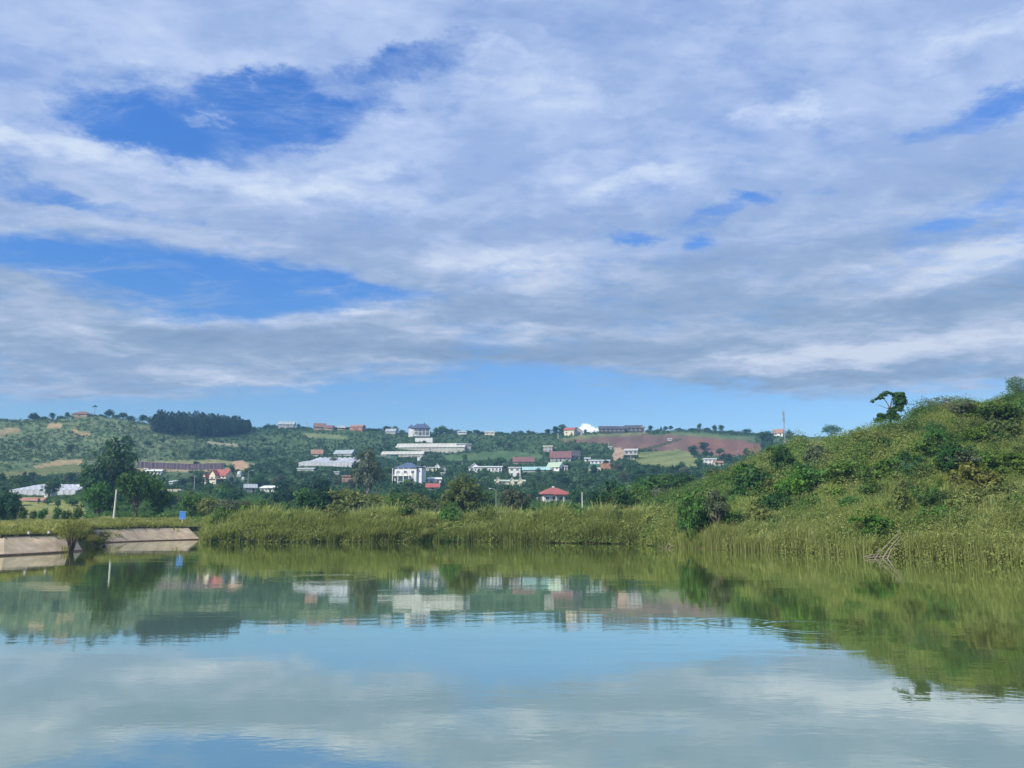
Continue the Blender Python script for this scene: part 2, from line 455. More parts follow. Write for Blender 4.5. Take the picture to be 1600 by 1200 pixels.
# ------------------------------------------------------------------ materials
MATS = {}
def mat(name, rgb, rough=0.8, var=0.12, scale=0.6, stripes=None, bump=0.0, spec=0.3):
    if name in MATS: return MATS[name]
    m = bpy.data.materials.new(name); m.use_nodes = True
    N = NT(m.node_tree); bs = N.n['Principled BSDF']
    tc = N.node('ShaderNodeTexCoord'); v = tc.outputs['Object']
    n = N.noise(v, scale, 5, 0.65)
    f = N.maprange(n, 0.3, 0.7, 0.0, 1.0, False)
    lo = tuple(c * (1 - var) for c in rgb) + (1,); hi = tuple(min(1, c * (1 + var)) for c in rgb) + (1,)
    c = N.mix(f, lo, hi)
    if stripes:                                   # roof sheets, tiles or battens: (axis vector, period, depth)
        ax, per, dep = stripes
        w = N.math('SINE', N.math('MULTIPLY', N.vmath('DOT_PRODUCT', v, ax), 2 * math.pi / per))
        g = N.maprange(w, -0.2, 0.9, 1.0 - dep, 1.0, False)
        c = N.vmath('SCALE', c, scale=g)
    N.put(bs.inputs['Base Color'], c)
    bs.inputs['Roughness'].default_value = rough
    bs.inputs['Specular IOR Level'].default_value = spec
    if bump:
        b = N.node('ShaderNodeBump'); b.inputs['Strength'].default_value = bump
        N.l.new(N.noise(v, scale * 6, 4, 0.6), b.inputs['Height']); N.l.new(b.outputs[0], bs.inputs['Normal'])
    MATS[name] = m
    return m
def foliage(name, dark, mid, light, trans=0.3, rnd=0.25):
    """leaf material: each leaf carries its own tint, each plant its own shade"""
    if name in MATS: return MATS[name]
    m = bpy.data.materials.new(name); m.use_nodes = True
    N = NT(m.node_tree); N.n.remove(N.n['Principled BSDF']); out = N.n['Material Output']
    at = N.node('ShaderNodeAttribute', attribute_name='tint')
    c = N.ramp(at.outputs['Fac'], [(0.0, dark), (0.5, mid), (1.0, light)])
    oi = N.node('ShaderNodeObjectInfo')
    hs = N.node('ShaderNodeHueSaturation')
    N.l.new(c, hs.inputs['Color'])
    N.put(hs.inputs['Value'], N.maprange(oi.outputs['Random'], 0, 1, 1 - rnd, 1 + rnd, False))
    N.put(hs.inputs['Hue'], N.maprange(N.math('FRACT', N.math('MULTIPLY', oi.outputs['Random'], 7.31)), 0, 1, 0.5 - 0.025 * (rnd > 0), 0.5 + 0.02 * (rnd > 0), False))
    d = N.node('ShaderNodeBsdfDiffuse'); N.l.new(hs.outputs[0], d.inputs[0])
    tr = N.node('ShaderNodeBsdfTranslucent'); N.l.new(N.mix(0.5, hs.outputs[0], (mid[0] * 1.5, mid[1] * 1.5, mid[2] * 0.8, 1)), tr.inputs[0])
    mx = N.node('ShaderNodeMixShader'); mx.inputs[0].default_value = trans
    N.l.new(d.outputs[0], mx.inputs[1]); N.l.new(tr.outputs[0], mx.inputs[2])
    N.l.new(mx.outputs[0], out.inputs[0])
    MATS[name] = m
    return m
F_DARK = foliage('leaves_dark_green', (0.021, 0.058, 0.024), (0.052, 0.118, 0.038), (0.105, 0.200, 0.060))
F_MID = foliage('leaves_mid_green', (0.030, 0.078, 0.022), (0.082, 0.168, 0.042), (0.170, 0.280, 0.075))
F_BRIGHT = foliage('leaves_bright_green', (0.030, 0.085, 0.018), (0.085, 0.180, 0.032), (0.180, 0.290, 0.060))
F_OLIVE = foliage('leaves_olive', (0.062, 0.088, 0.028), (0.135, 0.170, 0.055), (0.230, 0.260, 0.095))
F_YELLOW = foliage('leaves_yellow_green', (0.100, 0.115, 0.030), (0.205, 0.215, 0.060), (0.340, 0.330, 0.110))
F_GREY = foliage('leaves_grey_green', (0.060, 0.085, 0.048), (0.120, 0.150, 0.088), (0.200, 0.230, 0.140))
F_BROWN = foliage('dry_brown_twigs', (0.075, 0.058, 0.040), (0.140, 0.110, 0.075), (0.220, 0.175, 0.120))
F_BLUE = foliage('leaves_deep_blue_green', (0.015, 0.044, 0.028), (0.036, 0.085, 0.048), (0.072, 0.145, 0.072))
F_REED = foliage('reed_blades', (0.150, 0.145, 0.055), (0.290, 0.340, 0.105), (0.560, 0.560, 0.260), 0.4, 0)
F_SEDGE = foliage('sedge_leaves', (0.105, 0.130, 0.038), (0.250, 0.290, 0.085), (0.480, 0.490, 0.205), 0.38, 0)
F_GRASS = foliage('hill_grass_blades', (0.130, 0.165, 0.048), (0.275, 0.340, 0.092), (0.540, 0.545, 0.230), 0.42, 0)
F_MEADOW = foliage('meadow_grass_blades', (0.150, 0.155, 0.055), (0.280, 0.310, 0.095), (0.500, 0.450, 0.230), 0.35, 0)
F_UNDER = foliage('undergrowth_leaves', (0.022, 0.068, 0.015), (0.080, 0.175, 0.032), (0.210, 0.330, 0.080), 0.3, 0)
F_COFFEE = foliage('coffee_leaves', (0.016, 0.045, 0.024), (0.034, 0.080, 0.036), (0.075, 0.130, 0.048), 0.2, 0)
F_SLOPE = foliage('slope_bush_leaves', (0.045, 0.080, 0.036), (0.085, 0.130, 0.056), (0.140, 0.185, 0.085), 0.25, 0)
F_HILL = foliage('hill_thicket_leaves', (0.035, 0.080, 0.025), (0.110, 0.190, 0.050), (0.270, 0.350, 0.110), 0.35, 0)
F_HILLDRY = foliage('hill_brush_leaves', (0.090, 0.115, 0.040), (0.190, 0.225, 0.075), (0.320, 0.345, 0.130), 0.35, 0)
F_WOOD = foliage('pine_wood_leaves', (0.012, 0.028, 0.022), (0.022, 0.050, 0.033), (0.045, 0.080, 0.044), 0.1, 0)
M_BARK = mat('bark', (0.13, 0.105, 0.08), 0.9, 0.3, 2.0)
M_PALEBARK = mat('pale_bark', (0.36, 0.33, 0.28), 0.9, 0.2, 2.0)

# ------------------------------------------------------------------ ground sheet with its land cover
def in_poly(px, py, poly):
    r = np.zeros(px.shape, bool); n = len(poly)
    for i in range(n):
        x0, y0 = poly[i]; x1, y1 = poly[(i + 1) % n]
        c = ((y0 > py) != (y1 > py)) & (px < (x1 - x0) * (py - y0) / (y1 - y0 + 1e-9) + x0)
        r ^= c
    return r
PX, PY = proj(GX, GY, ZG)
nA = fbm(GX, GY, 30, 21); nB = fbm(GX, GY, 9, 31); nC = fbm(GX, GY, 90, 41)
def lerp(a, b, f): return a[None, None, :] * (1 - f[..., None]) + b[None, None, :] * f[..., None]
c_ = lambda *a: np.array(a, float)
Cg = lerp(c_(.035, .072, .028), c_(.075, .120, .045), np.clip(nA * 1.6 - .3, 0, 1))
# drier terraced hill on one side
left = np.clip((330 - PX + (nC - .5) * 160) / 90, 0, 1) * np.clip((GY - 400) / 60, 0, 1) * (GY > 300)
terr = np.clip(.75 + 0.6 * np.sin(ZG * 1.5 + (nA - .5) * 7) + (nB - .5) * .8, 0, 1)
Ct = lerp(c_(.055, .100, .040), c_(.125, .160, .075), terr) * (.75 + .5 * nC[..., None])
Cg = Cg * (1 - left[..., None]) + Ct * left[..., None]
near = np.clip((190 - GY) / 60, 0, 1)
Cg = Cg * (1 - near[..., None]) + lerp(c_(.070, .090, .030), c_(.150, .150, .060), np.clip(nB * 1.5 - .25, 0, 1)) * near[..., None]
FIELDS = [  # (polygon in the photograph, colour a, colour b)
    ([(930, 681), (1010, 680), (1075, 676), (1130, 683), (1190, 693), (1186, 712), (1120, 712), (1060, 705), (990, 703), (960, 704), (948, 694), (880, 690), (905, 683)], (.130, .082, .066), (.190, .112, .088)),
    ([(1068, 690), (1120, 686), (1192, 696), (1186, 712), (1130, 712), (1095, 705)], (.165, .085, .064), (.225, .112, .082)),
    ([(1000, 707), (1060, 703), (1090, 709), (1090, 730), (1030, 731), (1000, 727), (985, 718)], (.130, .170, .055), (.230, .250, .095)),
    ([(960, 700), (985, 704), (975, 716), (960, 720), (955, 714)], (.340, .240, .170), (.42, .30, .21)),
    ([(870, 688), (905, 680), (1010, 675), (1014, 679), (930, 684), (880, 690)], (.11, .145, .06), (.2, .2, .09)),
    ([(50, 728), (90, 719), (125, 717), (130, 725), (100, 731), (60, 735)], (.300, .235, .120), (.37, .29, .155)),
    ([(0, 738), (60, 731), (120, 724), (135, 737), (60, 745), (0, 747)], (.11, .14, .05), (.2, .2, .08)),
    ([(210, 731), (330, 732), (390, 729), (388, 735), (300, 737), (215, 736)], (.31, .25, .14), (.36, .29, .17)),
    ([(205, 722), (330, 718), (400, 724), (400, 728), (210, 727)], (.20, .21, .09), (.28, .25, .13)),
    ([(362, 722), (380, 719), (392, 731), (366, 733)], (.42, .27, .17), (.48, .31, .2)),
    ([(72, 663), (95, 661), (95, 669), (75, 670)], (.34, .24, .13), (.4, .29, .16)),
    ([(115, 672), (142, 675), (140, 681), (118, 679)], (.30, .22, .11), (.36, .27, .14)),
    ([(0, 672), (30, 668), (32, 675), (0, 682)], (.25, .21, .1), (.30, .24, .13)),
    ([(220, 663), (260, 670), (262, 675), (215, 669)], (.13, .17, .07), (.19, .22, .1)),
    ([(325, 690), (372, 695), (372, 698), (322, 693)], (.28, .27, .17), (.33, .31, .2)),
    ([(465, 675), (545, 682), (540, 688), (480, 684)], (.13, .17, .07), (.19, .22, .10)),
    ([(690, 712), (800, 705), (850, 712), (845, 718), (700, 722)], (.06, .12, .045), (.10, .16, .06)),
    ([(1050, 675), (1180, 682), (1180, 690), (1120, 685), (1050, 680)], (.09, .135, .055), (.14, .18, .08)),
    ([(22, 782), (130, 783), (132, 800), (15, 802)], (.20, .22, .06), (.28, .28, .09)),
    ([(0, 799), (320, 800), (320, 815), (0, 815)], (.16, .17, .06), (.22, .22, .08)),
]
jx, jy = (nB - .5) * 8, (fbm(GX, GY, 6, 51) - .5) * 4
field_mask = np.zeros(GX.shape, bool)
for poly, a, b in FIELDS:
    m_ = in_poly(PX + jx, PY + jy, poly) & (GY > 200)
    field_mask |= m_
    f = np.clip(nA * 1.2 - .1 + (nB - .5) * .8 + .30 * np.sin(GX * .35 + GY * .75), 0, 1)
    Cg[m_] = (lerp(c_(*a), c_(*b), f) * .88)[m_]
# dark hedge line across the red field
hl = in_poly(PX, PY + jy * .5, [(985, 705), (1020, 697), (1065, 684), (1068, 686), (1025, 700), (990, 708)])
Cg[hl] = (.05, .06, .03)
mud = (ZG < 0.12)
Cg[mud] = (.12, .085, .05)
nr, nc_ = GX.shape
idx = np.arange(nr * nc_).reshape(nr, nc_)
quads = np.stack([idx[:-1, :-1], idx[:-1, 1:], idx[1:, 1:], idx[1:, :-1]], -1).reshape(-1, 4)
gm = bpy.data.materials.new('ground_soil_and_grass'); gm.use_nodes = True
N = NT(gm.node_tree); bs = N.n['Principled BSDF']
at = N.node('ShaderNodeAttribute', attribute_name='tint')
geo = N.node('ShaderNodeNewGeometry')
n = N.noise(geo.outputs['Position'], 0.35, 6, 0.7)
c = N.vmath('SCALE', at.outputs['Color'], scale=N.maprange(n, 0.3, 0.7, 0.65, 1.3, False))
N.put(bs.inputs['Base Color'], c); bs.inputs['Roughness'].default_value = 0.95; bs.inputs['Specular IOR Level'].default_value = 0.1
b = N.node('ShaderNodeBump'); b.inputs['Strength'].default_value = 0.8; b.inputs['Distance'].default_value = 0.5
N.l.new(N.noise(geo.outputs['Position'], 0.8, 5, 0.7), b.inputs['Height']); N.l.new(b.outputs[0], bs.inputs['Normal'])
ter = link('ground', raw_mesh('ground', np.stack([GX, GY, ZG], -1), quads, None, Cg.reshape(-1, 3), True), gm)
tag(ter, kind='structure')
# the bank the photographer stands on, behind the water's near edge
bx = np.linspace(-700, 700, 90); by = np.array([6.5, 4.5, 3, 1.5, 0, -2, -6, -15, -40, -120, -400, -900]); bz = np.array([-1.6, -.3, .35, .9, 1.3, 1.4, 1.5, 1.8, 2.5, 5, 12, 20])
BX, BY = np.meshgrid(bx, by); BZ = bz[:, None] + (fbm(BX, BY, 6, 77) - .5) * .25
bi = np.arange(BX.size).reshape(BX.shape)
nb = link('near_bank_ground', raw_mesh('near_bank_ground', np.stack([BX, BY, BZ], -1), np.stack([bi[:-1, :-1], bi[1:, :-1], bi[1:, 1:], bi[:-1, 1:]], -1).reshape(-1, 4), None,
          np.repeat([[.12, .13, .05]], BX.size, 0), True), gm)
tag(nb, kind='structure')

# ------------------------------------------------------------------ water
wm = bpy.data.materials.new('lake_water'); wm.use_nodes = True
N = NT(wm.node_tree); N.n.remove(N.n['Principled BSDF']); out = N.n['Material Output']
geo = N.node('ShaderNodeNewGeometry'); Pw = geo.outputs['Position']
def water_bump():
    a = N.noise(N.vmath('MULTIPLY', Pw, (0.55, 1.0, 1.0)), 1.6, 3, 0.5)
    b_ = N.noise(N.vmath('MULTIPLY', Pw, (0.35, 1.0, 1.0)), 0.22, 3, 0.5)
    fine = N.noise(N.vmath('MULTIPLY', Pw, (0.7, 1.0, 1.0)), 7.0, 2, 0.5)
    h = N.math('ADD', N.math('MULTIPLY', a, 0.0034), N.math('MULTIPLY', b_, 0.013))
    patch = N.maprange(N.noise(N.vmath('MULTIPLY', Pw, (0.4, 1.0, 1.0)), 0.07, 3, 0.5), 0.42, 0.62, 0.25, 1.0)
    h = N.math('ADD', N.math('MULTIPLY', h, patch), N.math('MULTIPLY', fine, 0.0006))
    for (px, py, r0, r1, am) in ((1262, 971, 0.9, 1.6, 0.0010), (505, 900, 1.6, 3.2, 0.0016), (1150, 966, 0.8, 1.5, 0.0006)):
        Yw = HC * F / (py - Y0); xw = t_of(px, py) * Yw
        r = N.vmath('DISTANCE', N.vmath('MULTIPLY', Pw, (1, 1, 0)), (xw, Yw, 0))
        s = N.math('SINE', N.math('MULTIPLY', r, 2 * math.pi / (0.42 if r1 < 2.5 else .9)))
        env = N.math('MULTIPLY', N.maprange(r, r0, r1 * .75, 0.15, 1.0), N.maprange(r, r1 * .85, r1, 1.0, 0.0))
        h = N.math('ADD', h, N.math('MULTIPLY', N.math('MULTIPLY', s, env), am))
    return h
bp = N.node('ShaderNodeBump'); bp.inputs['Strength'].default_value = 1.0; bp.inputs['Distance'].default_value = 1.0
N.l.new(water_bump(), bp.inputs['Height'])
fr = N.node('ShaderNodeFresnel'); fr.inputs['IOR'].default_value = 1.33
N.l.new(bp.outputs[0], fr.inputs['Normal'])
fac = N.math('POWER', fr.outputs[0], 0.24, clamp=True)
body = N.mix(N.maprange(N.noise(Pw, 0.05, 3, 0.5), 0.35, 0.65, 0, 1), (0.125, 0.170, 0.042, 1), (0.150, 0.200, 0.060, 1))
df = N.node('ShaderNodeBsdfDiffuse'); N.l.new(body, df.inputs[0])
gl = N.node('ShaderNodeBsdfGlossy'); gl.inputs['Roughness'].default_value = 0.018; gl.inputs['Color'].default_value = (0.97, 1.0, 0.92, 1)
N.l.new(bp.outputs[0], gl.inputs['Normal'])
mx = N.node('ShaderNodeMixShader'); N.l.new(fac, mx.inputs[0]); N.l.new(df.outputs[0], mx.inputs[1]); N.l.new(gl.outputs[0], mx.inputs[2])
N.l.new(mx.outputs[0], out.inputs[0])
wx = np.linspace(-420, 420, 43); wy = np.linspace(-6, 190, 21)
WX, WY = np.meshgrid(wx, wy); wi = np.arange(WX.size).reshape(WX.shape)
wo = link('lake_water', raw_mesh('lake_water', np.stack([WX, WY, WX * 0], -1), np.stack([wi[:-1, :-1], wi[:-1, 1:], wi[1:, 1:], wi[1:, :-1]], -1).reshape(-1, 4)), wm)
tag(wo, kind='structure')

# ------------------------------------------------------------------ haze
hz = MB().box(-3300, 3300, -950, 3050, -60, 118).build('haze', None)
hm_ = bpy.data.materials.new('air_haze'); hm_.use_nodes = True
N = NT(hm_.node_tree); N.n.remove(N.n['Principled BSDF'])
pv = N.node('ShaderNodeVolumePrincipled')
pv.inputs['Color'].default_value = (0.30, 0.60, 0.95, 1)
pv.inputs['Density'].default_value = 0.00030
pv.inputs['Anisotropy'].default_value = 0.0
N.l.new(pv.outputs[0], N.n['Material Output'].inputs['Volume'])
hz.data.materials.append(hm_)
tag(hz, kind='stuff')

# ------------------------------------------------------------------ buildings
BK = []            # boxes in the photograph that no nearer tree may hide: (x0, y0, x1, y1, depth)
HS = []
LAND = []          # landmarks for labels: (px, py, text)
WHITE = mat('white_render', (.68, .68, .66), .8, .14, .5)
CREAM = mat('cream_render', (.66, .61, .44), .8, .08, .4)
GREYW = mat('grey_render', (.36, .36, .36), .9, .15, .4)
CONC = mat('bare_concrete', (.38, .37, .35), .95, .2, .5)
BRICK = mat('raw_brick', (.42, .21, .14), .95, .25, .6, ((0, 0, 1), .5, .25))
BROWNW = mat('brown_render', (.33, .24, .18), .9, .2, .5)
GREENW = mat('green_netting', (.05, .17, .11), .9, .2, .5)
R_RED = mat('red_tiles', (.37, .115, .10), .7, .18, .8, ((1, 0, 0), .6, .25))
R_MAROON = mat('maroon_sheet', (.22, .105, .10), .6, .2, .5, ((1, 0, 0), 1.0, .25))
R_BLUE = mat('blue_grey_tiles', (.085, .12, .20), .5, .18, .8, ((1, 0, 0), .7, .25))
R_GREY = mat('grey_sheet', (.36, .40, .42), .5, .2, .3, ((1, 0, 0), 1.2, .2))
R_DARK = mat('dark_sheet', (.085, .08, .095), .7, .25, .3, ((1, 0, 0), 1.6, .3))
R_TEAL = mat('teal_sheet', (.33, .52, .50), .5, .12, .3, ((1, 0, 0), 1.4, .2))
R_GREEN = mat('pale_green_sheet', (.42, .52, .38), .5, .15, .3, ((1, 0, 0), 1.2, .2))
R_WHITE = mat('white_sheet', (.74, .76, .77), .5, .08, .3, ((1, 0, 0), 1.5, .12))
R_BRICK = mat('weathered_orange_tiles', (.36, .20, .145), .8, .25, .8, ((1, 0, 0), .6, .25))
R_BROWN = mat('brown_tiles', (.22, .13, .10), .8, .25, .8, ((1, 0, 0), .6, .25))
R_PLASTIC = mat('pale_plastic_film', (.60, .60, .62), .45, .12, .25, ((1, 0, 0), 2.4, .15))
R_FILM = mat('dusty_plastic_film', (.48, .47, .41), .6, .14, .12, ((1, 0, 0), 3.0, .12))
GLASS = mat('dark_glass', (.04, .05, .06), .15, .3, 1.0, spec=.8)
FRAME = mat('white_frame', (.70, .70, .68), .6, .05)
DOORM = mat('brown_door', (.12, .075, .05), .6, .2)
STEEL = mat('grey_steel', (.32, .33, .35), .5, .15)
TANK = mat('steel_tank', (.60, .62, .64), .35, .1, spec=.6)
POSTW = mat('white_concrete_post', (.62, .61, .56), .85, .15, 1.5)
POSTG = mat('grey_post', (.34, .34, .33), .85, .15, 1.5)

def window(root, x, z, w, h, y, mat_f=FRAME, side=None, mull=True):
    """a framed window on the wall facing -y (or on the wall at x=side)"""
    f = MB(); p = MB(); t = max(.07, w * .08)
    def bx(m, a0, a1, d0, d1, z0, z1):
        if side is None: m.box(a0, a1, y - d1, y - d0, z0, z1)
        else:
            s = 1 if side > 0 else -1
            x0, x1 = sorted((side + s * d0, side + s * d1)); m.box(x0, x1, a0, a1, z0, z1)
    a0, a1 = x - w / 2, x + w / 2
    bx(f, a0, a1, .0, .09, z + h - t, z + h); bx(f, a0, a1, .0, .09, z, z + t)
    bx(f, a0, a0 + t, .0, .085, z + t, z + h - t); bx(f, a1 - t, a1, .0, .085, z + t, z + h - t)
    if mull: bx(f, x - t * .35, x + t * .35, .04, .08, z + t, z + h - t)
    bx(p, a0 + t, a1 - t, .0, .035, z + t, z + h - t)
    fo = f.build('window', mat_f, root); p.build('pane', GLASS, fo)
def roof_mesh(kind, w, d, h, rh, ov, y0=0.0, x0=0.0):
    m = MB(); th = .18; X0, X1 = x0 - w / 2 - ov, x0 + w / 2 + ov; Ya, Yb = y0 - ov, y0 + d + ov; ym = y0 + d / 2
    k = rh / (d / 2); zl = h - ov * k + .02; zr = h + rh + .02
    if kind == 'gable':
        m.prism([(Ya, zl), (ym, zr), (Yb, zl), (Yb, zl + th), (ym, zr + th), (Ya, zl + th)], X0, X1)
    elif kind == 'gable_front':
        k = rh / (w / 2); zl = h - ov * k + .02
        m.prism([(X0, zl), (x0, zr), (X1, zl), (X1, zl + th), (x0, zr + th), (X0, zl + th)], Ya, Yb, 'y')
    elif kind == 'hip':
        r = min(w, d) / 2 + ov
        if w >= d: a, b_ = (X0 + r, ym), (X1 - r, ym)
        else: a, b_ = (x0, Ya + r), (x0, Yb - r)
        B = [(X0, Ya), (X1, Ya), (X1, Yb), (X0, Yb)]
        vs = [(x, y, h + .02) for x, y in B] + [(x, y, h + .02 + th) for x, y in B] + [(a[0], a[1], zr + th), (b_[0], b_[1], zr + th)]
        if w >= d: fs = [(4, 5, 9, 8), (5, 6, 9), (6, 7, 8, 9), (7, 4, 8)]
        else: fs = [(4, 5, 8), (5, 6, 9, 8), (6, 7, 9), (7, 4, 8, 9)]
        m.add(vs, fs + [(0, 1, 5, 4), (1, 2, 6, 5), (2, 3, 7, 6), (3, 0, 4, 7), (3, 2, 1, 0)])
    elif kind == 'shed':      # one slope, low edge to the front
        m.slab([(X0, Ya, h + .02 + th), (X1, Ya, h + .02 + th), (X1, Yb, h + rh + th), (X0, Yb, h + rh + th)], th)
    elif kind == 'flat':
        m.box(X0, X1, Ya, Yb, h + .02, h + .02 + max(.2, rh))
    return m
def wall_mesh(kind, w, d, h, rh, y0=0.0, x0=0.0, base=-3.0):
    m = MB(); m.box(x0 - w / 2, x0 + w / 2, y0, y0 + d, base, h)
    e = .012
    if kind == 'gable': m.prism([(y0, h + .004), (y0 + d, h + .004), (y0 + d / 2, h + rh)], x0 - w / 2 + e, x0 + w / 2 - e)
    elif kind == 'gable_front': m.prism([(x0 - w / 2, h + .004), (x0 + w / 2, h + .004), (x0, h + rh)], y0 + e, y0 + d - e, 'y')
    elif kind == 'shed': m.prism([(y0, h + .004), (y0 + d, h + .004), (y0 + d, h + rh)], x0 - w / 2 + e, x0 + w / 2 - e)
    return m
def house(name, cat, label, px, py, wpx, hpx, rpx, roof, wm_, rm_, depth=.7, yaw=0.0, floors=1, wins=2, door=True, group='houses on the hillside', ridge=None, mark=None, ov=.45, sidewin=0, fm=FRAME, ymin=130, protect=True):
    x, y, z = hit(px, py, ymin, ridge)
    if ridge: z = HC + (Y0 - py) / F * y
    s = y / F; w, h, rh = wpx * s, hpx * s, rpx * s; d = max(w * depth, 3.5)
    root = empty(name, (x, y, z), yaw, label, cat, group)
    wall_mesh(roof, w, d, h, rh).build('wall', wm_, root)
    roof_mesh(roof, w, d, h, rh, ov).build('roof', rm_, root)
    fh = h / floors
    for f in range(floors):
        n = wins if f else wins
        for i in range(n):
            cx = -w / 2 + w * (i + .5) / n
            if f == 0 and door and i == n // 2:
                o = MB().box(cx - .5, cx + .5, -.06, 0, 0, min(2.1, fh * .82)).build('door', DOORM, root)
                continue
            ww = min(1.6, w / n * .55); wh = min(1.4, fh * .5)
            window(root, cx, f * fh + fh * .34, ww, wh, 0, fm)
    if sidewin:
        sx = (w / 2) * sidewin
        for f in range(floors):
            for i in range(2):
                window(root, d * (i + .5) / 2, f * fh + fh * .34, min(1.3, d * .25), min(1.4, fh * .5), 0, fm, sx)
    if protect: BK.append((px - wpx * .5, py - hpx - rpx, px + wpx * .5, py - hpx * .62, y))
    if mark: LAND.append((px, py - hpx / 2, mark)); HS.append((px, py, wpx, hpx, y, mark))
    return root, (w, d, h, rh, s)

# the two storey white villa with the blue grey hip roof
r_, (w, d, h, rh, s) = house('villa', 'house', 'white two storey villa with blue grey hip roof and balcony, standing among valley trees', 633, 757, 36, 25, 9, 'hip', WHITE, R_BLUE, .8, R(-14), 2, 3, True, mark='white two storey villa', sidewin=1)
bal = MB().box(-w / 2 - .4, w / 2 - w * .25, -2.2, -.01, h * .5, h * .5 + .28).build('balcony', WHITE, r_)
rl = MB(); rl.box(-w / 2 - .4, w / 2 - w * .25, -2.2, -2.12, h * .5 + .95, h * .5 + 1.05)
for i in range(13):
    xx = -w / 2 - .36 + i * (w * .75 + .3) / 12; rl.box(xx - .03, xx + .03, -2.19, -2.13, h * .5 + .281, h * .5 + .949)
rl.build('railing', FRAME, bal)
for i in range(4):
    xx = -w / 2 - .2 + i * (w * .75) / 3
    MB().box(xx - .17, xx + .17, -2.1, -1.76, -2, h * .5 - .003).build('column', WHITE, r_)
    MB().box(xx - .14, xx + .14, -2.05, -1.77, h * .5 + .283, h + .0).build('column', WHITE, r_)
wing = MB().box(w / 2 + .01, w / 2 + w * .2, d * .15, d * .85, -3, h + .3).build('side_wing', WHITE, r_)
MB().slab([(w / 2 - .3, d * .1, h + .7), (w / 2 + w * .24, d * .1, h + .55), (w / 2 + w * .24, d * .9, h + .55), (w / 2 - .3, d * .9, h + .7)], .2).build('side_roof', R_BLUE, r_)
# its steel water tank on a frame
x, y, z = hit(653, 752, 130); y += 8
tk = empty('water_tower', (x * 1.01, y, z), 0, 'round steel water tank on a high frame beside the white two storey villa', 'water tank')
tz = HC + (Y0 - 722) / F * y - z
fr_ = MB()
for sx in (-.7, .7):
    for sy in (-.7, .7): fr_.tube([(sx, sy, -1), (sx * .8, sy * .8, tz)], [.08, .07], 5)
for q in range(1, 4):
    hh = tz * q / 4; fr_.box(-.72, .72, -.72, -.66, hh, hh + .1); fr_.box(-.72, .72, .66, .72, hh, hh + .1)
fr_.box(-.9, .9, -.9, .9, tz, tz + .12)
fr_.build('frame', STEEL, tk)
MB().tube([(0, 0, tz + .13), (0, 0, tz + .3), (0, 0, tz + 1.5), (0, 0, tz + 1.75), (0, 0, tz + 1.85)], [.8, .95, .95, .7, .2], 14).build('tank', TANK, tk)
BK.append((645, 714, 660, 735, y))

# villa on the ridge with open balconies
r_, (w, d, h, rh, s) = house('hilltop_villa', 'house', 'white hilltop villa with blue hip roof and open pillared balconies, on the ridge line', 657, 683, 28, 12, 8, 'hip', WHITE, R_BLUE, .55, R(6), 2, 3, False, ridge=690, mark='ridge villa with the blue roof')
for f in range(2):
    b0 = MB().box(-w * .36, w * .5 + .3, -3.0, -.01, f * h / 2 + (.0 if f else -.35), f * h / 2 + .3).build('balcony', WHITE, r_)
    for i in range(5):
        xx = -w * .36 + .3 + i * (w * .86 - .3) / 4
        MB().box(xx - .22, xx + .22, -2.9, -2.5, f * h / 2 + .303, (f + 1) * h / 2 - (.003 if f == 0 else .0)).build('column', WHITE, r_)
m = roof_mesh('hip', w * .9, 4.2, h, rh * .75, .5, -3.3, w * .07); m.build('front_roof', R_BLUE, r_)
wall_mesh('hip', w * .3, d * .8, h + .8, 1, 1.5, -w * .52).build('side_wing', WHITE, r_)
roof_mesh('hip', w * .3, d * .8, h + .8, rh * .7, .5, 1.5, -w * .52).build('side_roof', R_BLUE, r_)
MB().prism([(w * .13, h + rh * .5), (w * .13 + 2.4, h + rh * .5), (w * .13 + 1.2, h + rh * 1.25)], -1.6, 2, 'y').build('dormer', R_BLUE, r_)
x, y, z = hit(664, 687, 300, 675)
MB()
wl_ = MB().box(-7, 7, 0, .5, -3, 1.2).build('retaining_wall', WHITE); wl_.location = (x, y - 9, z - .8)
tag(wl_, 'long low white retaining wall just below the ridge villa with the blue roof', 'wall'); BK.append((650, 681, 678, 687, y))

# house with the red hip roof near the reeds
r_, (w, d, h, rh, s) = house('bungalow', 'house', 'single storey white bungalow with bright red hip roof, nearest house above the reeds', 871, 786, 44, 13, 10.5, 'hip', WHITE, R_RED, .8, R(16), 1, 4, True, mark='red roofed white bungalow', sidewin=-1, ov=.9)
for i in range(3):
    xx = -w * .1 + i * w * .28
    MB().box(xx - .14, xx + .14, -1.9, -1.62, -2, h - .003).build('column', WHITE, r_)
MB().box(-w * .16, w * .52, -2.2, -.01, h - .3, h + .018).build('porch_roof', R_RED, r_)
MB().box(-.4, .4, d * .5, d * .5 + .8, h + rh * .75, h + rh + .75).build('chimney', WHITE, r_)

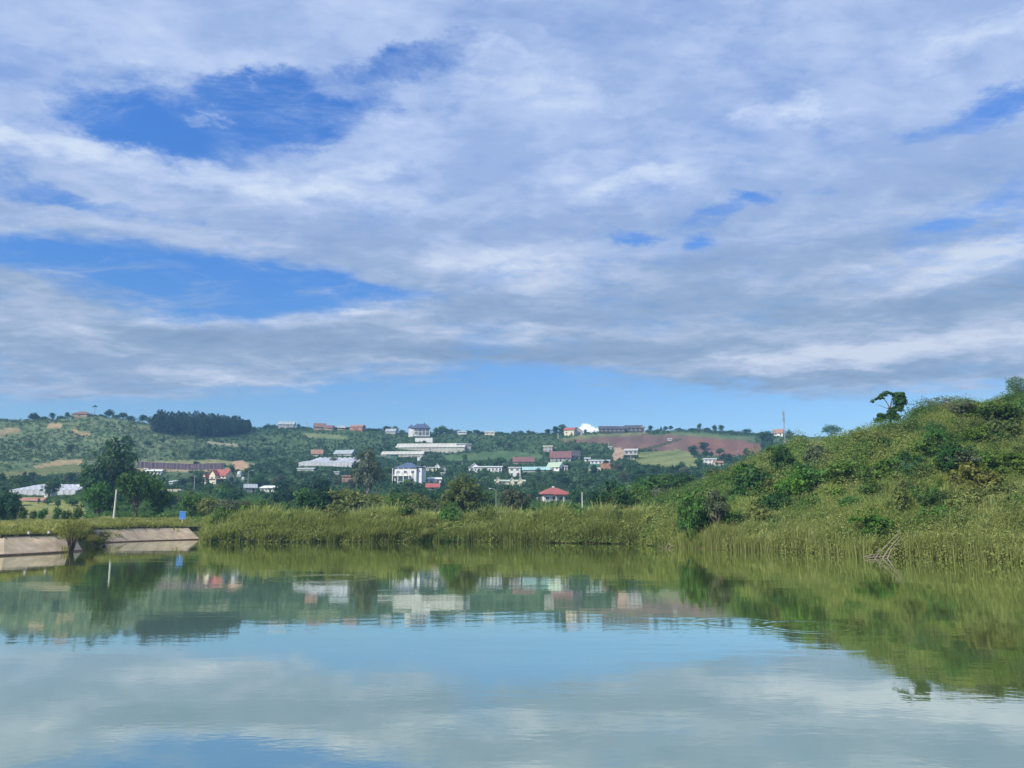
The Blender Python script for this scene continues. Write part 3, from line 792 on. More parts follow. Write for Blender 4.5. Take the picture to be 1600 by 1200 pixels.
# yellow house with red roof
r_, (w, d, h, rh, s) = house('yellow_house', 'house', 'pale yellow house with steep red roof and front gables, left valley side', 341, 757, 26, 14, 9, 'gable', CREAM, R_RED, .8, R(-20), 2, 3, True, mark='pale yellow house with red roof')
wall_mesh('gable_front', w * .42, 3, h * 1.05, rh * .75, -3.01, -w * .18).build('front_gable', CREAM, r_)
roof_mesh('gable_front', w * .42, 3, h * 1.05, rh * .75, .35, -3.01, -w * .18).build('front_roof', R_RED, r_)
wall_mesh('gable_front', w * .3, 5, h * .7, rh * .7, -4.5, -w * .62).build('side_gable', CREAM, r_)
roof_mesh('gable_front', w * .3, 5, h * .7, rh * .7, .35, -4.5, -w * .62).build('side_roof', R_RED, r_)
window(r_, -w * .18, h * .5, 1.4, 1.3, -3.01)
MB().box(w * .1, w * .12 + .25, -3.4, -3.1, -2, h * .55).build('column', WHITE, r_)
MB().box(-w * .5, w * .5, -3.5, -.01, h * .53, h * .6).build('balcony', BROWNW, r_)

H = house
H('brick_building', 'building', 'long low unplastered orange brick building in the valley trees', 551, 756, 34, 11, 2, 'shed', BRICK, R_BRICK, .4, 0, 1, 5, True, mark='low orange brick building')
H('farm_house', 'house', 'small house with orange tiled roof just above the long white greenhouse', 495, 713, 17, 4, 6.5, 'gable', CREAM, R_BRICK, .8, R(12), 1, 2, True, mark='orange tiled small house')
H('farm_shed', 'shed', 'grey green metal roofed shed beside the big pale tree on the slope', 535, 712, 30, 3, 6, 'gable', GREYW, R_GREY, .6, R(-14), 1, 3, True, mark='grey green metal shed')
H('net_house', 'shed', 'dark green netted shed in front of the wide pale greenhouse', 612, 718, 17, 7, 1.5, 'shed', GREENW, GREENW, .7, 0, 1, 2, True, mark='dark green netted shed')
H('stone_house', 'house', 'grey flat roofed house with brown lower wall at the far end of the wide greenhouse', 725, 705, 22, 10, 2, 'flat', GREYW, R_GREY, .6, R(8), 2, 3, True, mark='grey house beside the wide greenhouse')
H('long_hall', 'building', 'long white hall with low cream roof in the village cluster, many small windows', 762, 738, 44, 8, 2, 'shed', WHITE, R_WHITE, .3, R(-3), 1, 8, True, mark='long white hall')
r_, q = H('chapel', 'building', 'small white building with peaked gable standing at the end of the long white hall', 741, 736, 15, 6, 6, 'gable_front', WHITE, R_WHITE, .8, R(8), 1, 2, True, mark='white peaked chapel')
H('village_house', 'house', 'tiny white gabled house nearest the white two storey villa', 663, 736, 8, 4, 4, 'gable_front', WHITE, R_WHITE, 1, 0, 1, 1, True)
H('village_house', 'house', 'low cream flat house in the row beyond the white two storey villa', 675, 737, 14, 6, 1, 'flat', CREAM, R_WHITE, .6, 0, 1, 2, True)
H('village_house', 'house', 'twin peaked white house in the row beyond the white two storey villa', 683, 737, 8, 7, 5, 'gable_front', WHITE, R_WHITE, 1, 0, 1, 1, True)
H('village_house', 'house', 'grey gabled house at the end of the row beyond the villa', 692, 738, 10, 6, 4, 'gable_front', GREYW, R_GREY, 1, R(10), 1, 1, True)
H('roadside_house', 'house', 'white house with sloping white roof above a low red roof, beyond the villa', 679, 757, 20, 8, 3, 'shed', WHITE, R_WHITE, .6, R(8), 1, 2, True, mark='white house with sloping roof')
H('low_shop', 'building', 'low building with wide faded red roof directly below the sloping white roof', 676, 765, 20, 4, 5, 'gable', GREYW, R_RED, .5, R(4), 1, 3, True)
H('kiosk', 'building', 'tiny white kiosk standing above the bushy olive tree', 692, 743, 6, 3.5, 1, 'flat', WHITE, R_WHITE, .8, 0, 1, 1, True)
r_, q = H('temple_hall', 'building', 'cream temple hall with three small peaked gables in a row', 797, 758, 46, 6, 2, 'gable', CREAM, R_GREEN, .25, R(4), 1, 5, True, mark='cream hall with three peaks')
for i, fx in enumerate((-.42, .06, .34)):
    w, d, h, rh, s = q
    wall_mesh('gable_front', w * .14, 2.2, h * 1.1, rh * 2.3, -2.21, w * fx).build('front_gable', CREAM, r_)
    roof_mesh('gable_front', w * .14, 2.2, h * 1.1, rh * 2.3, .25, -2.21, w * fx).build('gable_roof', R_WHITE, r_)
H('shop_house', 'building', 'bright white boxy upper storey building on grey ground floor, mid village', 804, 745, 18, 14, 1.2, 'flat', WHITE, R_WHITE, .7, R(-4), 2, 2, True, mark='bright white boxy building')
H('long_shed', 'shed', 'long low teal metal roofed shed in the middle of the village', 838, 737, 42, 3, 4.5, 'gable', GREYW, R_TEAL, .35, R(-3), 1, 5, True, mark='long teal roofed shed')
H('barn', 'building', 'barn with wide dull maroon roof above the long teal shed', 818, 724, 32, 3, 7, 'gable', BROWNW, R_MAROON, .5, R(2), 1, 4, True, mark='dull maroon roofed barn')
H('gable_house', 'house', 'pale green roofed house with white gable end beside the teal shed', 864, 736, 22, 6, 7.5, 'gable', WHITE, R_GREEN, .8, R(-32), 1, 3, True, mark='pale green gabled house', sidewin=1)
H('maroon_house', 'building', 'large house with bright red front roof and grey walls below the plantation', 876, 722, 32, 7, 10, 'gable', GREYW, R_MAROON, .6, R(-4), 1, 5, True, mark='large maroon roofed house')
H('annex', 'building', 'dark purplish gable annex joined behind the large maroon roofed house', 899, 718, 15, 6, 8, 'gable', GREYW, R_DARK, .7, R(4), 1, 2, True)
H('terrace_house', 'house', 'small two storey house with yellow cream flat roof on the dark slope', 856, 707, 14, 9, 1.6, 'flat', GREYW, CREAM, .8, R(-8), 2, 2, True, mark='small yellow topped house')
H('white_shack', 'shed', 'small white hut between the maroon roofed house and the green white building', 884, 735, 5, 6, 1, 'flat', WHITE, R_WHITE, 1, 0, 1, 1, True)
r_, (w, d, h, rh, s) = H('workshop', 'building', 'building with pale blue white upper part, green lower wall and orange brick extension', 938, 733, 30, 13, 2, 'shed', R_WHITE, R_WHITE, .5, R(-4), 2, 5, False, mark='white and green workshop')
MB().box(-w / 2 - 1.2, 0, -4.0, -.02, -2, h * .55).build('green_front', GREENW, r_)
MB().box(.02, w * .6, -4.6, -.02, -2, h * .62).build('brick_extension', BRICK, r_)
MB().box(-w / 2 - 1.3, 0, -5.0, -4.02, -2, h * .12).build('terrace', CREAM, r_)
H('small_hut', 'shed', 'small pale hut right behind the white and green workshop', 918, 721, 8, 4, 2, 'gable', WHITE, R_GREY, .8, 0, 1, 1, True)
r_, (w, d, h, rh, s) = H('concrete_house', 'house', 'unfinished bare concrete two storey house beside the dirt track', 986, 718, 20, 14, 3, 'gable', CONC, CONC, .8, R(-14), 2, 3, True, mark='unfinished concrete house', fm=CONC)
MB().box(-w * .5, w * .5, -1.5, -.02, h * .5 - .15, h * .5 + .15).build('balcony', CONC, r_)
for i in range(3):
    xx = -w * .5 + .2 + i * (w - .4) / 2; MB().box(xx - .15, xx + .15, -1.45, -1.15, -2, h * .5 - .153).build('column', CONC, r_)
H('ridge_house', 'house', 'cream house with red roof standing on the ridge beside the white cloud', 889, 681, 16, 8, 4, 'gable', CREAM, R_RED, .8, R(-20), 1, 2, True, ridge=690, mark='cream ridge house with red roof', sidewin=-1)
H('ridge_shed', 'shed', 'olive grey gabled shed joined to the cream ridge house with red roof', 902, 680, 16, 5, 6, 'gable_front', GREYW, R_BROWN, .8, R(6), 1, 2, True, ridge=692)
H('chicken_house', 'shed', 'longest dark metal shed on the ridge above the red field', 957, 677, 40, 6, 4, 'gable', R_DARK, R_DARK, .22, R(3), 1, 6, False, ridge=694, mark='long dark ridge shed', group='dark sheds on the ridge')
H('chicken_house', 'shed', 'shorter dark shed with shallow peak at the end of the dark ridge sheds', 990, 676, 27, 6, 4.5, 'gable', R_DARK, R_DARK, .35, R(-6), 1, 4, False, ridge=694, group='dark sheds on the ridge')
H('tool_shed', 'shed', 'small pale grey hut at the end of the dark ridge sheds', 1005, 676, 6, 7, 1.5, 'flat', GREYW, R_GREY, .9, 0, 1, 1, True, ridge=693)
H('white_house', 'house', 'bright white flat roofed house in front of the red field', 1110, 727, 18, 9, 1.5, 'flat', WHITE, R_WHITE, .6, R(-6), 2, 3, True, mark='white house below the red field')
H('white_annex', 'shed', 'low cream annex beside the white house below the red field', 1124, 728, 13, 5, 2.5, 'gable', CREAM, R_BRICK, .7, R(5), 1, 2, True)
H('far_house', 'house', 'white gabled house with orange roof on the ridge near the tall mast', 1216, 682, 14, 4.5, 6, 'gable', WHITE, R_BRICK, .8, R(-25), 1, 2, True, ridge=690, mark='ridge house near the mast')
H('hill_house', 'building', 'long grey metal roofed building on the ridge beside the pine wood', 447, 667, 24, 3, 4.5, 'gable', GREYW, R_GREY, .5, R(4), 1, 4, True, ridge=690, mark='grey ridge building')
H('brown_house', 'house', 'brown roofed ridge house with the tallest gable', 499, 672, 18, 4, 6, 'gable', BROWNW, R_BROWN, .8, R(10), 1, 2, True, ridge=690, mark='brown ridge houses', group='brown houses on the ridge')
H('brown_house', 'house', 'ridge house with low dark red brown roof next to the tallest brown gable', 513, 672, 13, 2.5, 4, 'gable', BROWNW, R_MAROON, .8, R(-8), 1, 2, True, ridge=690, group='brown houses on the ridge')
H('brown_house', 'house', 'smallest brown hut on the ridge between trees', 533, 672, 12, 2.5, 3.5, 'gable', BROWNW, R_GREY, .8, R(12), 1, 2, True, ridge=690, group='brown houses on the ridge')
H('brown_house', 'house', 'orange brown two part ridge house with flat end wall', 556, 673, 21, 5, 3.5, 'gable', BRICK, R_BRICK, .7, R(-10), 2, 3, True, ridge=690, group='brown houses on the ridge')
H('barn', 'building', 'pale roofed barn among trees on top of the terraced hill', 124, 652, 24, 4, 5, 'hip', BROWNW, R_BROWN, .7, 0, 1, 3, True, ridge=618, mark='barn on the terraced hill')
H('white_villa', 'house', 'low spread white house with pale roofs between two trees below the dark netting', 240, 742, 22, 6, 2, 'gable', WHITE, R_WHITE, .5, R(8), 1, 4, True, mark='low spread white house')
H('white_hut', 'shed', 'tiny white hut at one end of the low spread white house', 229, 738, 5, 5, 1, 'flat', WHITE, R_WHITE, 1, 0, 1, 1, False)
H('white_hut', 'shed', 'small slanted white hut in the trees below the low spread white house', 267, 757, 8, 4, 2, 'shed', WHITE, R_WHITE, 1, R(-20), 1, 1, False)
H('grey_shack', 'shed', 'shabby pale grey metal shack under the street lamp', 391, 770, 18, 8, 5, 'gable', STEEL, R_GREY, .8, R(20), 1, 2, True, mark='pale grey metal shack')
H('low_house', 'building', 'low long building with dusty white roof beside the metal shack', 419, 769, 26, 6, 4, 'shed', WHITE, R_WHITE, .5, R(-8), 1, 4, True, mark='low dusty white roofed building')
H('low_wall_house', 'building', 'pair of tiny low white roofs above the dark valley trees', 477, 735, 25, 2.5, 1.5, 'shed', WHITE, R_WHITE, .3, 0, 1, 3, False)
H('white_hut', 'shed', 'small white hut above the low orange brick building', 526, 741, 7, 3, 1, 'flat', WHITE, R_WHITE, 1, 0, 1, 1, False)
H('ridge_cabin', 'house', 'pale grey cabin between ridge trees, just short of the ridge villa', 610, 678, 16, 3, 4, 'gable', GREYW, R_GREY, .6, R(-8), 1, 2, False, ridge=690)
H('ridge_cabin', 'house', 'low white cabin among ridge trees beyond the ridge villa', 722, 679, 14, 2.5, 2, 'gable', WHITE, R_GREY, .6, R(8), 1, 2, False, ridge=690)
H('ridge_cabin', 'house', 'tiny cream cabin on the bare middle of the ridge', 765, 680, 16, 3, 2.5, 'gable', CREAM, R_GREY, .5, R(-4), 1, 2, False, ridge=690)
H('gate_house', 'building', 'small white pillared gate house in front of the multi arched greenhouse', 74, 778, 11, 11, 1.2, 'flat', WHITE, R_WHITE, .7, R(-8), 1, 2, True, mark='white gate house')
H('garden_shed', 'shed', 'long low shed with orange tiled roof and white ends at the field edge', 47, 784, 38, 2, 4, 'gable', WHITE, R_BRICK, .2, R(2), 1, 5, True, mark='low orange roofed shed')
H('white_barn', 'building', 'white shed with arched side roof at the end of the multi arched greenhouse', 112, 768, 16, 5, 4, 'gable', WHITE, R_WHITE, .8, R(-20), 1, 2, True)
H('white_hut', 'shed', 'tiny white hut standing in the red field beside the hedge line', 1047, 689, 5, 3, .8, 'flat', WHITE, R_WHITE, 1, 0, 1, 1, False)
H('white_hut', 'shed', 'tiny white hut at the lower tip of the red field', 954, 702, 4, 3.5, .8, 'flat', WHITE, R_WHITE, 1, 0, 1, 1, False)

# water tanks
def tank(label, px, py, r, h):
    x, y, z = hit(px, py, 130)
    s = y / F; t = empty('water_tank', (x, y, z), 0, label, 'water tank', 'white water tanks')
    MB().box(-r * s, r * s, -r * s, r * s, 0, h * s * .5).build('stand', STEEL, t)
    MB().tube([(0, 0, h * s * .5 + .01), (0, 0, h * s * .9), (0, 0, h * s)], [r * s, r * s, r * s * .5], 12).build('tank', R_WHITE, t)
    BK.append((px - r - 1, py - h, px + r + 1, py, y))
tank('white water tank on a stand right of the pale yellow house', 374, 746, 3.4, 9)
tank('smaller white water tank low beside the street lamp', 380, 751, 2.2, 5)

# greenhouses -------------------------------------------------------
def greenhouse(name, label, px0, px1, pyf, pyb, n, wallpx, film, endf, mark):
    """n arched spans side by side that run up the slope"""
    xa, y0, z0 = hit((px0 + px1) / 2, pyf, 130); s = y0 / F
    root = empty(name, (xa, y0, z0), 0, label, 'greenhouse', 'plastic film greenhouses')
    xb, y1, z1 = hit((px0 + px1) / 2, pyb, y0 + 6); Ld = min(max(y1 - y0, 12), 60)
    w = (px1 - px0) * s; sw = w / n; hw = wallpx * s
    zs = lambda yy: float(ground_z(xa, y0 + yy)) - z0
    nb_ = 6
    cover = MB(); ends = MB(); ribs = MB()
    for i in range(n):
        x0 = -w / 2 + i * sw + .03
        prof = [(x0 + (sw - .06) * k / 8, hw + math.sin(math.pi * k / 8) * sw * .2) for k in range(9)]
        b0 = len(cover.v)
        for j in range(nb_ + 1):
            yy = Ld * j / nb_; zz = zs(yy)
            cover.v += [(a, yy, b_ + zz) for a, b_ in prof]
        for j in range(nb_):
            for k in range(8):
                q0 = b0 + j * 9 + k; cover.f.append((q0, q0 + 1, q0 + 10, q0 + 9))
        ends.add([(a, -.03, b_ + zs(0)) for a, b_ in prof] + [(x0 + sw - .06, -.03, -1.5), (x0, -.03, -1.5)], [tuple(range(11))[::-1]])
        for j in range(nb_ + 1):
            yy = Ld * j / nb_; zz = zs(yy)
            ribs.tube([(a, yy, b_ + zz + .04) for a, b_ in prof], [.07] * 9, 4)
        ribs.tube([(x0, -.06, -1.4), (x0, -.06, hw)], [.06, .06], 4)
    for sx in (-1, 1):
        b0 = len(cover.v)
        for j in range(nb_ + 1):
            yy = Ld * j / nb_; zz = zs(yy); cover.v += [(sx * w / 2, yy, zz - 1.2), (sx * w / 2, yy, zz + hw)]
        for j in range(nb_):
            q0 = b0 + j * 2; cover.f.append((q0, q0 + 1, q0 + 3, q0 + 2))
    cover.build('cover', film, root); ends.build('end_wall', endf, root); ribs.build('hoops', STEEL, root)
    BK.append((px0, pyb - wallpx - 2, px1, pyf - wallpx * .3, y0)); LAND.append(((px0 + px1) / 2, (pyf + pyb) / 2, mark))
greenhouse('greenhouse', 'long white multi arched plastic greenhouse beyond the meadow and gate house', 14, 117, 774, 762, 11, 7, R_PLASTIC, R_PLASTIC, 'multi arched greenhouse')
greenhouse('greenhouse', 'pale lilac white greenhouse below the small orange tiled house', 466, 550, 728, 720, 10, 4.5, R_PLASTIC, R_PLASTIC, 'pale lilac greenhouse')
r_, q = H('greenhouse', 'greenhouse', 'widest dusty beige greenhouse with grey side netting, high on the slope', 672, 706, 108, 7, 7, 'gable', R_FILM, R_FILM, .28, R(-4), 1, 1, False, group='plastic film greenhouses', mark='widest beige greenhouse')
r_, q = H('greenhouse', 'greenhouse', 'lower beige greenhouse stepping down in front of the widest one', 628, 714, 66, 4, 5, 'gable', R_FILM, R_FILM, .3, R(-6), 1, 1, False, group='plastic film greenhouses')

# dark shade net fence
x, y, z = hit(282, 734, 300); s = y / F
nf = empty('shade_net_fence', (x, y, z), 0, 'long dark purplish shade net fence across the slope above the yellow house', 'fence')
net = MB(); pst = MB()
L_ = 136 * s; nseg = 24
for i in range(nseg):
    a = -L_ / 2 + L_ * i / nseg; b_ = a + L_ / nseg - .12
    za, zb = float(ground_z(x + a, y)) - z, float(ground_z(x + b_, y)) - z
    net.add([(a, 0, za - .5), (b_, 0, zb - .5), (b_, 0, zb + 9.5 * s), (a, 0, za + 9.5 * s), (a, .06, za - .5), (b_, .06, zb - .5), (b_, .06, zb + 9.5 * s), (a, .06, za + 9.5 * s)],
            [(0, 1, 2, 3), (7, 6, 5, 4), (0, 4, 5, 1), (1, 5, 6, 2), (2, 6, 7, 3), (3, 7, 4, 0)])
    pst.box(a - .1, a - .02, -.05, .1, za - 1, za + 9.9 * s)
net.build('netting', mat('purple_shade_net', (.13, .095, .125), .95, .25, .3, ((1, 0, 0), 3.0, .3)), nf); pst.build('posts', STEEL, nf)
BK.append((214, 721, 345, 732, y))
# low wall lines
x, y, z = hit(262, 768, 130)
w_ = MB().box(-6.5, 6.5, 0, .25, -1, 1.0).build('roadside_wall', mat('pale_brown_wall', (.4, .36, .28), .9, .2)); w_.location = (x, y, z); w_.rotation_euler = (0, 0, R(-12))
tag(w_, 'low pale brown wall running between trees below the tiny slanted white hut', 'wall'); BK.append((248, 759, 288, 766, y))

# poles, mast, lamps ----------------------------------------------------
def pole(name, cat, label, px, pytop, pybase, Y=None, r=.14, m=POSTG, lean=(0, 0), arm=None, cross=False, group='utility poles in the valley'):
    if Y is None: x, y, z = hit(px, pybase, 100)
    else:
        y = Y; x = t_of(px, pybase) * Y; z = float(ground_z(x, y))
    top = pt(px, pytop, y); h = top[2] - z
    root = empty(name, (x, y, z), 0, label, cat, group)
    MB().tube([(0, 0, -.8), (lean[0], lean[1], h)], [r * 1.25, r * .8], 8).build('post', m, root)
    if arm:
        MB().tube([(lean[0], 0, h - .3), (arm * .6, -.1, h + .25), (arm, -.15, h + .3)], [.06, .05, .05], 5).build('arm', m, root)
        MB().box(min(arm, arm * 1.45), max(arm, arm * 1.45), -.32, .02, h + .2, h + .36).build('lamp_head', FRAME, root)
    if cross:
        c = MB().box(lean[0] - .8, lean[0] + .8, -.3, -.2, h - .7, h - .58)
        for k in (-.7, 0, .7): c.tube([(lean[0] + k, -.25, h - .57), (lean[0] + k, -.25, h - .38)], [.05, .03], 5)
        c.build('crossarm', STEEL, root)
    BK.append((px - 2, pytop, px + 2, pybase - 6, y))
    return root
pole('utility_pole', 'pole', 'pale square concrete pole leaning slightly behind the embankment meadow', 178, 765, 803, 150, .17, POSTW, (.12, 0), cross=False)
pole('utility_pole', 'pole', 'pale bare pole standing behind the reeds right of the red roofed bungalow', 910, 769, 802, 200, .13, POSTW, (0, 0))
pole('utility_pole', 'pole', 'slim dark pole in the trees left of the yellow house', 303, 742, 768, None, .15, POSTG, cross=True)
pole('street_lamp', 'lamp', 'street lamp with short arm rising from the pale metal shack', 387, 736, 762, None, .13, POSTG, arm=1.7, group='street lamps in the valley')
pole('street_lamp', 'lamp', 'street lamp between the two bushy olive trees behind the reeds', 775, 765, 796, 210, .075, POSTG, arm=-1.3, group='street lamps in the valley')
pole('utility_pole', 'pole', 'slim pole beside the low dusty white roofed building', 449, 762, 784, None, .12, POSTG, cross=True)
pole('utility_pole', 'pole', 'short white post on the slope behind the long white hall', 722, 722, 738, None, .14, POSTG, cross=True)
pole('utility_pole', 'pole', 'thin pole on the ridge between the grey building and brown houses', 479, 659, 671, 690, .18, POSTG, cross=True)
pole('utility_pole', 'pole', 'short pale post below the cream ridge house at the field track', 872, 677, 688, None, .2, POSTW)
pole('utility_pole', 'pole', 'pole standing in the red field above its lower tip', 951, 690, 702, None, .2, POSTG, cross=True)
# the telecom mast
Ym = 420; xm = t_of(1226.5, 690) * Ym; zm = float(ground_z(xm, Ym)); hm2 = pt(1226, 636, Ym)[2] - zm
ms = empty('telecom_mast', (xm, Ym, zm), 0, 'tall thin grey telecom mast rising behind the grassy hill', 'mast')
lat = MB(); rr = .24
P3 = [(rr * math.cos(a), rr * math.sin(a)) for a in (R(90), R(210), R(330))]
for a in P3: lat.tube([(a[0], a[1], -1), (a[0], a[1], hm2 - 1.5)], [.085, .085], 5)
nst = int(hm2 / 1.6)
for i in range(nst):
    z0_, z1_ = i * 1.55, (i + 1) * 1.55
    for k in range(3):
        a, b_ = P3[k], P3[(k + 1) % 3]
        if i % 2: a, b_ = b_, a
        lat.tube([(a[0], a[1], z0_), (b_[0], b_[1], z1_)], [.045, .045], 4)
lat.build('lattice', STEEL, ms)
an = MB()
for k in range(3):
    a = R(30 + 120 * k); cx_, cy_ = math.cos(a) * .42, math.sin(a) * .42
    an.box(cx_ - .15, cx_ + .15, cy_ - .1, cy_ + .1, hm2 - 8, hm2 - 5.6); an.box(cx_ - .15, cx_ + .15, cy_ - .1, cy_ + .1, hm2 - 4.8, hm2 - 2.6)
    an.tube([(0, 0, hm2 - 6.8), (cx_, cy_, hm2 - 6.8)], [.05, .05], 4); an.tube([(0, 0, hm2 - 3.8), (cx_, cy_, hm2 - 3.8)], [.05, .05], 4)
an.build('antenna_panels', STEEL, ms)
MB().tube([(0, 0, hm2 - 1.6), (0, 0, hm2 + .6)], [.07, .03], 5).build('lightning_rod', STEEL, ms)
BK.append((1223, 634, 1230, 690, Ym)); LAND.append((1226, 665, 'tall mast'))

# concrete embankment ---------------------------------------------------
M_SLAB = mat('embankment_concrete', (.41, .325, .225), .9, .38, .55, bump=.5)
M_SLAB2 = mat('muddy_toe_concrete', (.30, .20, .14), .9, .25, .8)
M_CURB = mat('shadow_gap_curb', (.075, .075, .055), .95, .4, .8)  # curb coloured dark to stand for the shadow gap along the bank top
def at_layer(row, px):
    t = t_of(px, Y0 + 40)
    Yd = float(np.interp(t, TC, KD[row])); return Vector((t * Yd, Yd, float(np.interp(t, TC, KZ[row]))))
def embank(name, label, pxs, mark):
    A = [at_layer(2, p) for p in pxs]; B = [at_layer(3, p) for p in pxs]
    root = empty(name, A[len(A) // 2], 0, label, 'embankment', 'concrete lake embankments'); o = A[len(A) // 2]
    sl_ = MB(); toe = MB(); cur = MB()
    # resample by length
    seg = [0]
    for i in range(1, len(A)): seg.append(seg[-1] + (A[i] - A[i - 1]).length)
    L = seg[-1]; n = max(3, int(L / 2.6))
    def lp(P, s_):
        i = min(max(int(np.searchsorted(seg, s_)) - 1, 0), len(P) - 2); f = max((s_ - seg[i]) / max(seg[i + 1] - seg[i], 1e-6), -3)
        return P[i].lerp(P[i + 1], f)
    lean_ = 2.6
    for i in range(n):
        s0_, s1_ = L * i / n + .07, L * (i + 1) / n - .07
        dz = Vector((0, 0, .10 + random.uniform(-.012, .012)))
        a0, a1, b1, b0 = lp(A, s0_) + dz, lp(A, s1_) + dz, lp(B, s1_ - lean_) + dz, lp(B, s0_ - lean_) + dz
        ext = .25
        e0 = Vector((0, 0, -.35)) + (a0 - b0).normalized() * .8; a0 = a0 + e0; a1 = a1 + e0
        sl_.slab([tuple(a0 - o), tuple(a1 - o), tuple(b1 - o), tuple(b0 - o)], .14)
        f0, f1 = lp(A, L * i / n) - o, lp(A, L * (i + 1) / n) - o
        up = Vector((0, 0, .13)); dn = (lp(A, s0_) - lp(B, s0_)).normalized() * .12
        p0, p1 = f0 + up, f1 + up
        q0, q1 = p0 + dn * 1.6 + Vector((0, 0, .05)), p1 + dn * 1.6 + Vector((0, 0, .05))
        toe.slab([tuple(q0), tuple(q1), tuple(p1 + Vector((0, 0, .05))), tuple(p0 + Vector((0, 0, .05)))], .25)
        g0, g1 = lp(B, L * i / n) - o, lp(B, L * (i + 1) / n) - o
        ax = (g1 - g0).normalized(); nn = Vector((-ax.y, ax.x, 0)); nn = nn if nn.y > 0 else -nn
        u = Vector((0, 0, .30)); g0e, g1e = g0 + nn * .04, g1 + nn * .04
        cur.slab([tuple(g0e + u), tuple(g1e + u), tuple(g1e + nn * .3 + u), tuple(g0e + nn * .3 + u)], .5)
    sl_.build('slabs', M_SLAB, root); toe.build('toe_beam', M_SLAB2, root); cur.build('curb', M_CURB, root)
    LAND.append((sum(pxs) / len(pxs), 845, mark))
embank('concrete_embankment', 'nearer pale concrete slab embankment sloping into the lake', list(range(-60, 135, 5)), 'nearer concrete embankment')
embank('concrete_embankment', 'farther pale concrete slab embankment between the debris and the reeds', list(range(141, 319, 6)), 'farther concrete embankment')
# marker posts
for (p, lb) in ((69, 'small white marker post on the nearer embankment edge beside the willow clump'), (37, 'small white marker post on the nearer embankment edge nearest the frame edge')):
    b3 = at_layer(3, p); mp = empty('marker_post', (b3.x, b3.y + .6, b3.z), 0, lb, 'post', 'white marker posts on the embankment')
    MB().box(-.09, .09, -.09, .09, -.2, .55).build('post', POSTW, mp); MB().box(-.11, .11, -.11, .11, .551, .62).build('cap', M_SLAB2, mp)

# blue sign
Ys = 131; xs = t_of(285, 810) * Ys; zs_ = float(ground_z(xs, Ys))
sg = empty('blue_sign', (xs, Ys, zs_), R(4), 'small blue square sign board on a pale banded post at the embankment end', 'sign')
zt, zb_ = pt(285, 799.5, Ys)[2] - zs_, pt(285, 810.5, Ys)[2] - zs_
bd = MB().box(-.5, .5, -.05, .0, zb_, zt).build('board', mat('blue_sign_paint', (.075, .23, .62), .5, .05), sg)
e = MB(); e.box(-.55, .55, -.06, .02, zt + .001, zt + .06); e.box(-.55, .55, -.06, .02, zb_ - .06, zb_ - .001); e.build('border', mat('sign_border', (.25, .42, .75), .5, .05), bd)
MB().tube([(0, .05, -.5), (0, .05, zt)], [.08, .07], 8).build('post', POSTW, sg)
for k in range(2):
    MB().tube([(0, .05, .35 + k * .5), (0, .05, .55 + k * .5)], [.1, .1], 8).build('band', mat('yellow_paint', (.6, .42, .08), .6, .1), sg)
LAND.append((285, 806, 'blue sign'))

# ------------------------------------------------------------------ foliage geometry
def unit(n, r):
    v = r.normal(size=(n, 3)); return v / np.linalg.norm(v, axis=1, keepdims=True)
def leaf_quads(P, out, size, r, asp=.62, up=.25, rand=.55):
    n = len(P); nrm = out * .7 + unit(n, r) * rand + np.array([0, 0, up]); nrm /= np.linalg.norm(nrm, axis=1, keepdims=True)
    a = np.cross(nrm, unit(n, r)); a /= np.linalg.norm(a, axis=1, keepdims=True) + 1e-9
    b_ = np.cross(nrm, a); s = size[:, None]
    V = np.stack([P - a * s, P - b_ * s * asp, P + a * s, P + b_ * s * asp], 1).reshape(-1, 3)
    return V, np.arange(n * 4).reshape(-1, 4)
def crown_mesh(name, lobes, n, leaf, seed, asp=.62, shell=.55, fuzz=.12):
    """leaves spread through a set of ellipsoid lobes; each lobe and tuft has its own shade"""
    r = np.random.default_rng(seed)
    vol = np.array([l[3] * l[4] * l[5] for l in lobes]) ** .67; pr = vol / vol.sum()
    # tufts
    nt = max(10, n // 14); li = r.choice(len(lobes), nt, p=pr)
    L = np.array(lobes); d = unit(nt, r); d[:, 2] = np.where(d[:, 2] < -.55, -d[:, 2], d[:, 2])
    rad = (shell + (1 - shell) * r.random(nt)) * (1 + r.normal(size=nt) * fuzz)
    T = L[li, :3] + d * L[li, 3:6] * rad[:, None]
    ts = L[li, 3:6].mean(1) * .30
    lobe_t = r.normal(size=len(lobes)) * .13
    tt = .5 + lobe_t[li] + r.normal(size=nt) * .13
    k = r.integers(0, nt, n); P = T[k] + r.normal(size=(n, 3)) * ts[k][:, None] * np.array([.62, .62, .42])
    V, q = leaf_quads(P, d[k], leaf * (.6 + .8 * r.random(n)), r, asp)
    tint = np.clip(tt[k] + r.normal(size=n) * .07, 0, 1)
    return raw_mesh(name, V, q, None, np.repeat(tint, 4))
